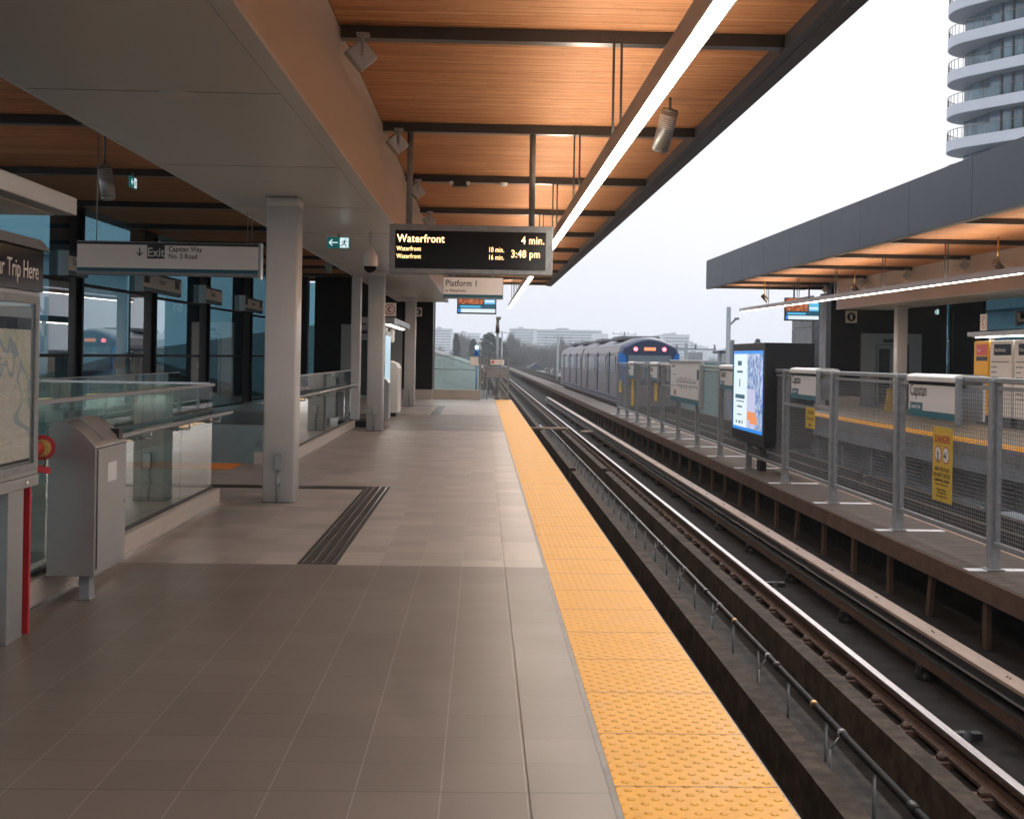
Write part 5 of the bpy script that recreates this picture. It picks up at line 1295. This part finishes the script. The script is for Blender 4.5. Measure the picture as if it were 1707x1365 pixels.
# ================================================================== TRAIN
def train():
    t = thing('commuter_train', (8.0, 57, -1.05), 'two-car grey train with blue end corners leaving on the opposite track', 'train')
    XL, XR = 6.5, 9.5; xc = 8.0
    prof = [(XL + 0.10, -0.75), (XL, -0.55), (XL - 0.0, 1.3), (XL + 0.04, 1.85), (XL + 0.16, 2.18)]
    for i in range(1, 8):
        a = i / 8; x = XL + 0.16 + (xc - XL - 0.16) * a; prof.append((x, 2.18 + 0.44 * math.sin(a * PI / 2)))
    prof.append((xc, 2.62)); prof += [(2 * xc - x, z) for (x, z) in reversed(prof[:-1])]
    for ci, (y0, y1) in enumerate(((57.6, 77.6), (78.4, 98.4))):
        m = MB(); m.prism(prof, y0, y1, 'Y', False)
        b = m.build('car_body', 'traingrey', t)
        m = MB(); rp = [(x, z + 0.012) for (x, z) in prof if z > 2.0]; rp2 = [(x, z - 0.02) for (x, z) in reversed(rp)]
        m.prism(rp + rp2, y0 + 0.02, y1 - 0.02, 'Y'); m.build('car_roof', 'trainroof', t)
        for d in (4.2, 10.2, 16.4):
            for sx, xx in ((-1, XL), (1, XR)):
                o = sx
                m = MB(); m.box(xx + o * 0.001, xx + o * 0.012, y0 + d - 0.72, y0 + d + 0.72, -0.15, 1.85); m.build('door', 'traingrey', t)
                m = MB(); m.box(xx + o * 0.0125, xx + o * 0.02, y0 + d - 0.55, y0 + d - 0.08, 0.75, 1.65); m.box(xx + o * 0.0125, xx + o * 0.02, y0 + d + 0.08, y0 + d + 0.55, 0.75, 1.65); m.build('door_window', 'trainwin', t)
                m = MB(); m.box(xx + o * 0.001, xx + o * 0.035, y0 + d - 0.86, y0 + d - 0.73, -0.2, 1.92); m.box(xx + o * 0.001, xx + o * 0.03, y0 + d - 0.015, y0 + d + 0.015, -0.15, 1.85); m.build('door_recess', 'traindark', t)
        for (a, b_) in ((0.6, 3.0), (5.3, 9.1), (11.3, 15.3), (17.5, 19.6)):
            for sx, xx in ((-1, XL), (1, XR)):
                m = MB(); m.box(xx + sx * 0.001, xx + sx * 0.014, y0 + a, y0 + b_, 0.85, 1.68); m.build('window', 'trainwin', t)
        m = MB()
        m.box(xc - 1.0, xc + 1.0, y0 + 3.0, y0 + 7.0, 2.50, 2.74); m.box(xc - 1.0, xc + 1.0, y0 + 12.5, y0 + 16.5, 2.50, 2.74); m.build('roof_unit', 'trainroof', t, bevel=0.08)
        m = MB(); m.box(XL + 0.25, XR - 0.25, y0 + 0.8, y1 - 0.8, -1.0, -0.751)
        for yb in (y0 + 2.8, y1 - 2.8):
            for wy in (-1, 1):
                for xx in (7.30, 8.70): m.tube((xx - 0.06, yb + wy, -0.65), (xx + 0.06, yb + wy, -0.65), 0.40, 18)
        m.build('bogie', 'blackrub', t)
        m = MB(); m.box(XL - 0.004, XL + 0.0, y0 + 0.3, y1 - 0.3, -0.42, -0.30); m.build('sill_line', 'traindark', t)
    m = MB(); m.box(XL + 0.3, XR - 0.3, 77.6, 78.4, -0.5, 2.2); m.build('gangway', 'blackrub', t)
    # rear end cap: tapered rounded nose
    m = MB(); rings = []
    for (yy, s_) in ((57.6, 1.0), (57.3, 0.985), (57.1, 0.955), (57.0, 0.92)):
        rings.append([(xc + (x - xc) * s_, yy, 0.6 + (z - 0.6) * s_) for (x, z) in prof])
    nn = len(prof)
    for k_ in range(3):
        m.add(rings[k_] + rings[k_ + 1], [(i, (i + 1) % nn, nn + (i + 1) % nn, nn + i) for i in range(nn)], True)
    m.add(rings[3], [tuple(range(nn))])
    m.build('end_shell', 'traindark', t)
    m = MB(); m.box(xc - 1.03, xc + 1.03, 56.985, 56.999, 0.55, 1.74); m.build('windscreen', 'trainglass', t, bevel=0.02)
    m = MB(); m.box(xc - 0.35, xc + 0.12, 56.975, 56.984, 1.42, 1.445); m.build('wiper', 'white', t)
    for sx in (-1, 1):
        m = MB(); yy = 56.985
        pts = [(xc + sx * 1.10, 0.2), (xc + sx * 1.10, 1.50), (xc + sx * 1.16, 1.72), (xc + sx * 1.30, 1.86), (xc + sx * 1.385, 1.86), (xc + sx * 1.40, 1.3), (xc + sx * 1.40, 0.2)]
        m.prism(pts, yy, yy + 0.04); 
        m.hexa([(xc + sx * 1.395, 57.0, 0.2), (xc + sx * 1.49, 57.3, 0.2), (xc + sx * 1.50, 57.3, 0.2), (xc + sx * 1.40, 56.99, 0.2), (xc + sx * 1.385, 57.0, 1.84), (xc + sx * 1.47, 57.3, 1.80), (xc + sx * 1.48, 57.3, 1.80), (xc + sx * 1.39, 56.99, 1.84)])
        m.build('blue_corner', 'blue', t)
        m = MB(); m.tube((xc + sx * 0.68, 56.96, 2.04), (xc + sx * 0.68, 56.999, 2.04), 0.10, 18); m.build('tail_light', 'taillight', t)
    m = MB(); m.box(xc - 0.28, xc + 0.28, 56.98, 56.998, 1.97, 2.13); m.build('destination_display', 'orangeled', t)
    m = MB(); m.box(xc - 1.3, xc + 1.3, 56.9, 57.05, -0.7, 0.3); m.build('lower_bumper', 'traingrey', t, bevel=0.05)
train()

# ================================================================== BEYOND: POLES, BUILDINGS, TOWER, TREES
def pole(x, y, z0, z1, r, label, arm=None, name='mast_pole', cat='pole'):
    t = thing(name, (x, y, z0), label, cat)
    m = MB(); m.tube((x, y, z0), (x, y, z1), r, 12, r * 0.7); m.build('pole', 'galv', t)
    if arm == 'camera':
        m = MB(); m.path([(x, y, z1 - 0.95), (x + 0.22, y, z1 - 0.75), (x + 0.34, y, z1 - 0.62)], 0.05, 8); m.tube((x + 0.30, y, z1 - 0.60), (x + 0.52, y, z1 - 0.56), 0.07, 10); m.build('lamp_arm', 'galv', t)
        m = MB(); m.box(x + 0.05, x + 0.32, y, y + 0.3, 0.2, 2.6); m.build('cabinet', 'galv', t)
    if arm == 'cross':
        m = MB(); m.box(x - 1.6, x + 1.6, y - 0.05, y + 0.05, z1 - 0.35, z1 - 0.28)
        for i in (-1.5, -0.5, 0.5, 1.5): m.tube((x + i, y, z1 - 0.28), (x + i, y, z1 - 0.05), 0.05, 6)
        m.build('crossarm', 'galv', t)
pole(12.35, 60, -9, 4.25, 0.16, 'tall grey lamp pole right of the departing train', 'camera', 'lamp_pole', 'lamp pole')
pole(10.75, 63, -9, 2.45, 0.12, 'short dark utility post just right of the train', 'cross')
for i, (px, y, z1) in enumerate(((3.0, 180, 5.5), (9.5, 150, 4.4), (-15.0, 170, 5.0), (19, 160, 5.2))):
    pole(px, y, -9, z1, 0.16, ['utility pole with a crossarm among the bare trees left of the tracks', 'utility pole with a crossarm just left of the train', 'faint utility pole beyond the ribbed roof', 'faint utility pole behind the pale green building'][i], 'cross')

def building(x0, x1, y0, y1, z1, label, mat='facade', name='apartment_block', z0=-9, steps=()):
    t = thing(name, ((x0 + x1) / 2, (y0 + y1) / 2, z0), label, 'building')
    m = MB(); m.box(x0, x1, y0, y1, z0, z1); m.build('wall', mat, t)
    m = MB(); m.box(x0 - 0.4, x1 + 0.4, y0 - 0.4, y1 + 0.4, z1 + 0.001, z1 + 0.7); m.box((x0 * 2 + x1) / 3, (x0 + x1) / 2, y0 + 2, y1 - 2, z1 + 0.7, z1 + 2.6); m.build('roof', 'farwall', t)
    for (a, b_, zz) in steps:
        m = MB(); m.box(a, b_, y0 - 3, y0 - 0.01, z0, zz); m.build('wing', mat, t)
    nfl = int((z1 - z0) / 3); 
    m = MB()
    for k_ in range(nfl): m.box(x0 + 1, x1 - 1, y0 - 0.3, y0 - 0.05, z0 + 1.2 + k_ * 3, z0 + 2.6 + k_ * 3)
    m.build('window_band', 'farwin', t)
U = lambda px, y: (px - 803.0) / 2003.0 * y
V = lambda py, y, px=900: 1.545 - (py - 595 - (px - 803) * 0.0165) / 2003.0 * y
building(U(716, 1302), U(752, 1302), 1302, 1365, V(549, 1302, 735), 'hazy apartment block at left above the ribbed roof')
building(U(752, 1470), U(800, 1470), 1470, 1533, V(556, 1470, 780), 'second hazy block right behind the first, partly hidden by bare trees')
building(U(850, 1344), U(893, 1344), 1344, 1407, V(549, 1344, 880), 'hazy long building above the tracks, left section')
building(U(893, 1260), U(1003, 1260), 1260, 1344, V(551, 1260, 950), 'long hazy flat-roofed building above the train', steps=((U(985, 1260), U(1013, 1260), V(556, 1260, 1000)),))
building(U(1106, 1176), U(1150, 1176), 1176, 1239, V(559, 1176, 1130), 'very pale tall block above the right side of the train')
building(U(1150, 1260), U(1163, 1260), 1260, 1302, V(569, 1260), 'very pale lower block stepping down to the right')
building(U(1163, 1680), U(1182, 1680), 1680, 1743, V(574, 1680), 'faint small block on the skyline between train and lamp pole')
building(U(1182, 1785), U(1205, 1785), 1785, 1848, V(581, 1785), 'faint lowest block on the skyline beside the lamp pole')
building(U(1216, 1470), U(1235, 1470), 1470, 1533, V(578, 1470), 'faint block on the skyline just left of the advertising box')
# pale green flat building right of the train
t = thing('pale_green_warehouse', (26, 130, -9), 'low pale green flat-roofed building right of the departing train', 'building')
m = MB(); m.box(15, 75, 120, 160, -9, 1.35); m.build('wall', 'greenroof', t)
m = MB(); m.box(14.8, 75.2, 119.8, 160.2, 1.351, 1.55); m.build('roof_edge', 'farwall', t)
m = MB()
for (x, w2, h) in ((23.5, 1.6, 0.9), (27.5, 2.4, 1.2), (31.5, 3.0, 0.7), (36, 1.5, 1.0), (42, 4, 0.8), (60, 5, 1.1)): m.box(x, x + w2, 136, 139, 1.56, 1.56 + h)
m.build('roof_units', 'galv', t)
t = thing('roof_pavilion', (30, 118, 1.2), 'small flat-topped structure beside the lamp pole', 'pavilion')
m = MB(); m.box(U(1197, 100), U(1222, 100), 99, 102, V(589, 100, 1200), V(587, 100, 1200) + 0.12); m.build('roof', 'fascia', t)
m = MB(); m.box(U(1199, 100), U(1203, 100), 99.5, 100.3, -9, V(589, 100, 1200)); m.box(U(1216, 100), U(1220, 100), 99.5, 100.3, -9, V(589, 100, 1200)); m.build('post', 'galv', t)
# ribbed roof building left of the line
t = thing('ribbed_roof_building', (-13, 100, -9), 'large low building with a ribbed grey roof seen through the end glass', 'building')
rz, ez, rx, ex = 5.2, 0.3, -15.5, 0.0
m = MB(); m.hexa([(rx, 53, 1.2), (ex, 53, -3.3), (ex, 132, ez - 0.3), (rx, 132, rz - 0.3), (rx, 53, 1.5), (ex, 53, -3.0), (ex, 132, ez), (rx, 132, rz)]); m.hexa([(2 * rx - ex, 53, -3.3), (rx - 0.01, 53, 1.2), (rx - 0.01, 132, rz - 0.3), (2 * rx - ex, 132, ez - 0.3), (2 * rx - ex, 53, -3.0), (rx - 0.01, 53, 1.5), (rx - 0.01, 132, rz), (2 * rx - ex, 132, ez)]); m.build('roof', 'roof', t)
m = MB(); m.prism([(2 * rx - ex + 0.5, -9), (ex - 0.6, -9), (ex - 0.6, -4.0), (rx, 1.0), (2 * rx - ex + 0.5, -4.0)], 53.5, 131.5); m.build('wall', 'beige', t)
m = MB(); m.hexa([(rx, 131.8, rz + 0.01), (ex + 0.2, 131.8, ez + 0.01), (ex + 0.2, 132.3, ez + 0.01), (rx, 132.3, rz + 0.01), (rx, 131.8, rz + 0.35), (ex + 0.2, 131.8, ez + 0.35), (ex + 0.2, 132.3, ez + 0.35), (rx, 132.3, rz + 0.35)]); m.build('roof_edge', 'white', t)
# buildings to the left beyond the curtain wall
building(-40, -26, 38, 66, 3.2, 'low dark building behind the left glass wall', 'greenroof', 'office_building')
building(-62, -44, 84, 150, 11, 'pale building behind the left glass wall', 'facade', 'office_building')
building(34, 60, 48, 80, 5.2, 'white building seen through the opposite glass wall', 'facade', 'office_building')
building(40, 60, 0, 34, 12, 'building behind the opposite platform at the right edge', 'facade', 'office_building')

# condominium tower with rounded balconies
def tower():
    t = thing('condominium_tower', (46, 108, -9), 'white condominium tower with rounded balconies at upper right', 'tower')
    d = Vector((math.sin(math.radians(33.5)), -math.cos(math.radians(33.5)), 0))    # along the facade, towards the camera
    nrm = Vector((-d.y, d.x, 0)) * 1.0
    back = Vector((math.cos(math.radians(33.5)), math.sin(math.radians(33.5)), 0))  # away from the camera
    C0 = Vector((47.45, 111.0, 0))             # centre of the rounded end
    R = 4.2; Lg = 24.0
    def plan(r, ext, z, inset=0):
        pts = []
        n_ = 22
        for i in range(n_ + 1):
            a = PI * i / n_
            pts.append(C0 + (-back) * math.cos(a) * r + (-d) * math.sin(a) * r)
        pts = [C0 - back * r + d * ext] + pts + [C0 + back * r + d * ext]
        return [(p.x, p.y) for p in pts]
    zs = [21.45 + 3.22 * k for k in range(-9, 9)]
    for z in zs:
        m = MB(); pl = plan(R, Lg, 0); m.prism(pl, z, z + 0.95, 'Z', False); m.build('balcony_band', 'towerwhite', t)
        m = MB(); m.prism(plan(R - 0.12, Lg, 0), z - 0.03, z - 0.002, 'Z', False); m.build('balcony_soffit', 'towersoffit', t)
        # railing
        m = MB(); q = plan(R - 0.08, 9.5, 0)[0:14]
        q3 = [Vector((x, y, z + 1.9)) for x, y in q]
        for a, b_ in zip(q3, q3[1:]): m.tube(a, b_, 0.035, 5, caps=False)
        nn = 0
        for i, a in enumerate(q3): m.tube(a, a - Vector((0, 0, 0.95)), 0.03, 5, caps=False)
        a, b_ = q3[0], q3[1]
        for i in range(1, 6): c = a.lerp(b_, i / 6); m.tube(c, c - Vector((0, 0, 0.95)), 0.03, 5, caps=False)
        m.build('railing', 'greybeam', t)
        m = MB()
        c0, c1 = q3[0], q3[1]
        m.add([c0 - Vector((0, 0, 0.95)), c1 - Vector((0, 0, 0.95)), c1 - Vector((0, 0, 0.05)), c0 - Vector((0, 0, 0.05))], [(0, 1, 2, 3)])
        m.build('railing_glass', 'glass_green', t)
        # recessed glazed wall with fins
        m = MB(); o = C0 - back * (R - 1.6) + d * 3.2; o2 = C0 + back * (R - 0.6) + d * 1.0
        q = [C0 - back * 2.7 + d * Lg, C0 - back * 2.7 + d * 2.4, C0 - back * 2.45 + d * 1.2, C0 - back * 1.9 + d * 0.2, C0 - back * 1.1 - d * 1.6, C0 - back * 0.2 - d * 3.1, C0 + back * 0.4 - d * 3.5, C0 + back * 3.0 - d * 2.4, C0 + back * 4.0 + d * 1.0, C0 + back * 4.0 + d * Lg]
        m.prism([(p.x, p.y) for p in q], z + 0.951, z + 3.185, 'Z'); m.build('glazing', 'glass_tower', t)
        m = MB()
        for s_ in (2.5, 3.6, 4.7, 5.4, 7.0, 8.6, 9.4, 11.0, 12.4, 14.2, 16.0, 18, 20):
            p = C0 - back * 2.76 + d * s_
            m.obox((p.x, p.y, z + 2.06), d, back, (0, 0, 1), 0.07, 0.06, 1.1)
        m.build('window_mullion', 'darkbeam', t)
    m = MB(); p = C0 - back * (R + 0.05) + d * 12.3
    m.obox((p.x, p.y, 15), d, back, (0, 0, 1), 0.35, 0.5, 32); m.build('white_fin', 'towerwhite', t)
tower()

# trees -----------------------------------------------------------
def limb(m, a, d, ln, r, dep, rng, spread, up):
    b_ = a + d * ln
    m.tube(a, b_, r, 3 if dep < 3 else 5, r * 0.6, caps=False)
    if dep == 0: return
    nb = rng.randint(2, 3) if dep < 4 else rng.randint(3, 5)
    for i in range(nb):
        ax = Vector((rng.gauss(0, 1), rng.gauss(0, 1), rng.gauss(0, 0.5))).normalized()
        nd = (d + ax * spread + Vector((0, 0, up))).normalized()
        st = a.lerp(b_, rng.uniform(0.45, 1.0))
        limb(m, st, nd, ln * rng.uniform(0.55, 0.8), r * 0.55, dep - 1, rng, spread, up)
def bare_tree(h, seed, spread=0.75, up=0.25, group='bare trees beyond the tracks', label='leafless tree in the hazy wood beyond the tracks'):
    rng = random.Random(seed)
    t = thing('bare_tree', (0, 0, 0), label, 'tree', group)
    m = MB(); m.tube((0, 0, 0), (0, 0, h * 0.35), h * 0.022, 6, h * 0.014, caps=False); m.build('trunk', 'bark', t)
    m = MB()
    for i in range(5):
        d = Vector((rng.gauss(0, 0.4) * spread, rng.gauss(0, 0.4) * spread, 1)).normalized()
        limb(m, Vector((0, 0, h * rng.uniform(0.2, 0.36))), d, h * 0.28, h * 0.011, 5, rng, spread, up)
    m.build('crown', 'bark', t)
    return t
def conifer(h, r, seed, label, group=None, dense=900, top=0.0):
    rng = random.Random(seed)
    t = thing('evergreen_tree', (0, 0, 0), label, 'tree', group)
    m = MB(); m.tube((0, 0, 0), (0, 0, h * 0.97), h * 0.02, 6, 0.03, caps=False); m.build('trunk', 'bark', t)
    m = MB()
    for i in range(dense):
        f_ = rng.random() ** 0.75; z = h * (0.08 + 0.92 * f_)
        rr = r * ((1 - f_) ** 0.85 * (1 - top) + top * math.sqrt(max(0, 1 - (2 * f_ - 1) ** 2))) * rng.uniform(0.35, 1.12)
        a = rng.random() * 2 * PI
        rr *= 0.72 + 0.34 * math.sin(a * 3 + z * 1.7 / (h / 14)) * math.sin(z * 2.3 / (h / 14) + a * 2)
        c = Vector((rr * math.cos(a), rr * math.sin(a), z - rr * 0.15)); s_ = rng.uniform(0.18, 0.45) * (h / 14)
        u = Vector((math.cos(a), math.sin(a), -0.35)) * s_ * 1.8; v_ = Vector((-math.sin(a), math.cos(a), rng.uniform(-0.3, 0.3))) * s_
        m.add([c - u, c + v_, c + u, c - v_ + Vector((0, 0, 0.1))], [(0, 1, 2, 3)])
    m.build('crown', 'needle', t)
    return t
G = -9
def place(t, px, y, top_py):
    z = V(top_py, y, px)
    return (U(px, y), y, G), z - G
proto = [bare_tree(16, 11), bare_tree(16, 23, 0.9, 0.15), bare_tree(16, 37, 0.6, 0.35), bare_tree(16, 5, 1.0, 0.1)]
pop = bare_tree(20, 51, 0.28, 0.6, 'tall narrow bare trees', 'tall narrow leafless tree rising above the wood at left')
used = [False] * 4
def put_tree(k_, px, y, py):
    (loc, h) = place(None, px, y, py); s_ = h / 17.0
    if not used[k_]: t = proto[k_]; used[k_] = True
    else: t = copy_tree(proto[k_])
    t.location = loc; t.scale = (s_, s_, s_); t.rotation_euler = (0, 0, rng0.random() * 6.28)
rng0 = random.Random(3)
for i in range(40):
    px = 846 + i * 3.9 + rng0.uniform(-3, 3); y = rng0.uniform(330, 640)
    put_tree(i % 4, px, y, 560 + rng0.uniform(-8, 12))
for i in range(10):
    put_tree(i % 4, 728 + i * 11 + rng0.uniform(-3, 3), rng0.uniform(400, 600), 572 + rng0.uniform(-8, 6))
for i in range(9):
    put_tree(i % 4, 1010 + i * 30, rng0.uniform(600, 800), 588 + rng0.uniform(-2, 4))
first = True
for (px, y, py) in ((767, 500, 543), (763, 505, 546), (772, 510, 547), (777, 500, 549), (849, 440, 541), (853, 445, 543), (845, 450, 549), (937, 500, 551), (806, 490, 551), (861, 442, 550), (784, 505, 553)):
    (loc, h) = place(None, px, y, py)
    t = pop if first else copy_tree(pop); first = False
    s_ = h / 22.0; t.location = loc; t.scale = (s_, s_, s_); t.rotation_euler = (0, 0, rng0.random() * 6)
def put_con(t, px, y, py, h0):
    (loc, h) = place(None, px, y, py); s_ = h / h0; t.location = loc; t.scale = (s_, s_, s_)
put_con(conifer(16, 3.6, 71, 'conical evergreen seen just above the end screen'), 760, 330, 557, 16)
put_con(conifer(16, 5.6, 72, 'broad dark evergreen left of the camera pole', None, 1900, 0.75), 815, 340, 555, 16)
put_con(conifer(14, 4.0, 73, 'low evergreen between the cone-shaped and the broad evergreen', None, 900, 0.3), 789, 350, 566, 14)
put_con(conifer(14, 4.0, 74, 'low evergreen right of the broad evergreen', None, 900, 0.6), 832, 350, 564, 14)
put_con(conifer(12, 2.5, 75, 'tiny evergreen tip above the advertising box'), 1265, 240, 566, 12)
(loc, h) = place(None, 1314, 150, 560)
t = bare_tree(16, 93, 0.9, 0.15, None, 'leafless treetop beside the opposite black end wall'); t.location = loc; t.scale = (h / 17,) * 3
for i, (x, y, h) in enumerate(((22, 62, 13), (27, 66, 12), (31, 58, 12.5), (24, 70, 14))):
    c_ = conifer(12, 3.0, 80 + i, 'evergreen seen through the opposite glass wall', 'evergreens behind the opposite glass wall', 700); c_.location = (x, y, G); c_.scale = (h / 13,) * 3

# low scrub and pale clutter beyond the line
m = MB(); rng = random.Random(9)
for i in range(9000):
    y = rng.uniform(110, 520); x = U(rng.uniform(690, 1250), y)
    if y < 140 and x < 1: continue
    if 0 < x < 10: continue
    z = G + rng.uniform(0, 1) ** 1.4 * (6.0 if y > 160 else 4.2)
    s_ = rng.uniform(0.12, 0.5); a = rng.random() * 6.3
    m.add([(x, y, z), (x + s_ * math.cos(a), y + s_ * math.sin(a), z + s_ * 0.4), (x + rng.uniform(-.3, .3), y, z + s_ * 3.2)], [(0, 1, 2)])
m.build('scrub', 'shrub', label=None, kind='stuff')
m = None
house_specs = [(858, 190, 0.6, 7), (876, 230, 0.2, 8), (893, 170, -0.6, 6), (905, 210, 0.5, 7), (868, 150, -2.2, 5), (884, 160, -1.5, 5), (917, 190, -0.2, 8), (840, 240, 1.0, 9), (795, 250, 1.2, 10), (770, 260, 1.2, 9), (900, 145, -2.4, 5)]
for i, (px, y, zt, w2) in enumerate([q for q in house_specs if q[1] > 165]):
    y *= 1.9; w2 *= 0.9
    x = U(px, y)
    if 0 < x < 10 and y < 400 and x > 1.0: x = x if x > 10 else (10.5 + i * 0.7 if px > 860 else x)
    t = thing('small_house', (x, y, G), 'small pale house half lost in haze beyond the tracks', 'house', 'small hazy houses beyond the tracks')
    m = MB(); m.box(x - w2 / 2, x + w2 / 2, y, y + 7, G, zt - 1.2); m.build('wall', 'white', t)
    m = MB(); m.prism([(x - w2 / 2 - 0.4, zt - 1.2), (x + w2 / 2 + 0.4, zt - 1.2), (x, zt + 0.6)], y - 0.3, y + 7.3); m.build('roof', 'fascia', t)
    m = MB(); m.box(x - w2 / 3, x - w2 / 8, y - 0.05, y - 0.001, zt - 3.0, zt - 1.8); m.box(x + w2 / 8, x + w2 / 3, y - 0.05, y - 0.001, zt - 3.0, zt - 1.8); m.build('window', 'farwin', t)

# ================================================================== HAZE
m = MB(); m.box(-2200, 2200, -2200, 2200, -10.4, 75)
hz = m.build('haze', 'white', kind='stuff')
n = N('haze_air'); vol = n.n('VolumePrincipled'); vol.inputs['Color'].default_value = (0.90, 0.95, 1.0, 1)
vol.inputs['Density'].default_value = 0.00042; vol.inputs['Anisotropy'].default_value = 0.0
n.l(vol.outputs[0], n.out.inputs['Volume'])
hz.data.materials.clear(); hz.data.materials.append(n.m)
for o in list(bpy.data.objects):
    if '_o' in o: del o['_o']

# ================================================================== SUB-PARTS: hang small pieces on the part they belong to
SUB = {'door_window': ('door',), 'door_glass': ('lift_door',), 'case_frame': ('map_case',), 'map_sheet': ('map_case',), 'map_title_bar': ('map_case',), 'map_foot_bar': ('map_case',),
       'glass_cover': ('map_case',), 'hinge': ('door',), 'door_gap': ('door',), 'faded_sticker': ('door',), 'lock': ('door', 'case_sill'), 'windscreen': ('end_shell',), 'wiper': ('end_shell',),
       'tail_light': ('end_shell',), 'destination_display': ('end_shell',), 'blue_corner': ('end_shell',), 'diffuser': ('housing',), 'uplight': ('housing',), 'lens': ('lamp_body',),
       'wire_mesh': ('panel_frame',), 'railing_glass': ('railing',), 'window_mullion': ('glazing',), 'doorway': ('panel',), 'running_figure': ('panel',), 'arrow': ('panel', 'face'),
       'inner_mark': ('round_symbol',), 'red_ring': ('plate',), 'white_disc': ('plate',), 'figures': ('plate',), 'printed_lines': ('notice_sheet',), 'conduit': ('socket_box',),
       'bolt_pair': ('cover_board',), 'balcony_soffit': ('balcony_band',), 'white_bar': ('red_disc',), 'stop_names': ('face',), 'symbol_block': ('face',), 'route_line': ('face',),
       'exit_block': ('face',), 'line_block': ('face',), 'poster_print': ('casing',), 'poster_text_panel': ('casing',), 'poster_picture': ('casing',), 'blue_poster': ('casing',),
       'pale_ground': ('casing',), 'orange_shape': ('casing',), 'header_cap': ('header',), 'slot': ('bin_body',), 'opening_hood': ('bin_body',), 'brass_cap': ('valve_body',), 'chain': ('valve_body',)}
bpy.context.view_layer.update()
def mid(o):
    c = [Vector(q) for q in o.bound_box]; return sum(c, Vector()) / 8 + o.location
stem = lambda o: o.name.split('.')[0]
for root in [o for o in bpy.data.objects if o.type == 'EMPTY' and o.parent is None and tuple(o.scale) == (1, 1, 1)]:
    kids = [c for c in root.children if c.type == 'MESH']
    for c in kids:
        want = SUB.get(stem(c))
        if stem(c) == 'lettering': want = ('display', 'header', 'face', 'plate')
        if not want: continue
        for w0 in want:
            cand = [q for q in kids if stem(q) == w0 and q.parent == root]
            if cand:
                mc = mid(c); p_ = min(cand, key=lambda q: (mid(q) - mc).length); lp = p_.location.copy()
                c.parent = p_; c.location = c.location - lp; break
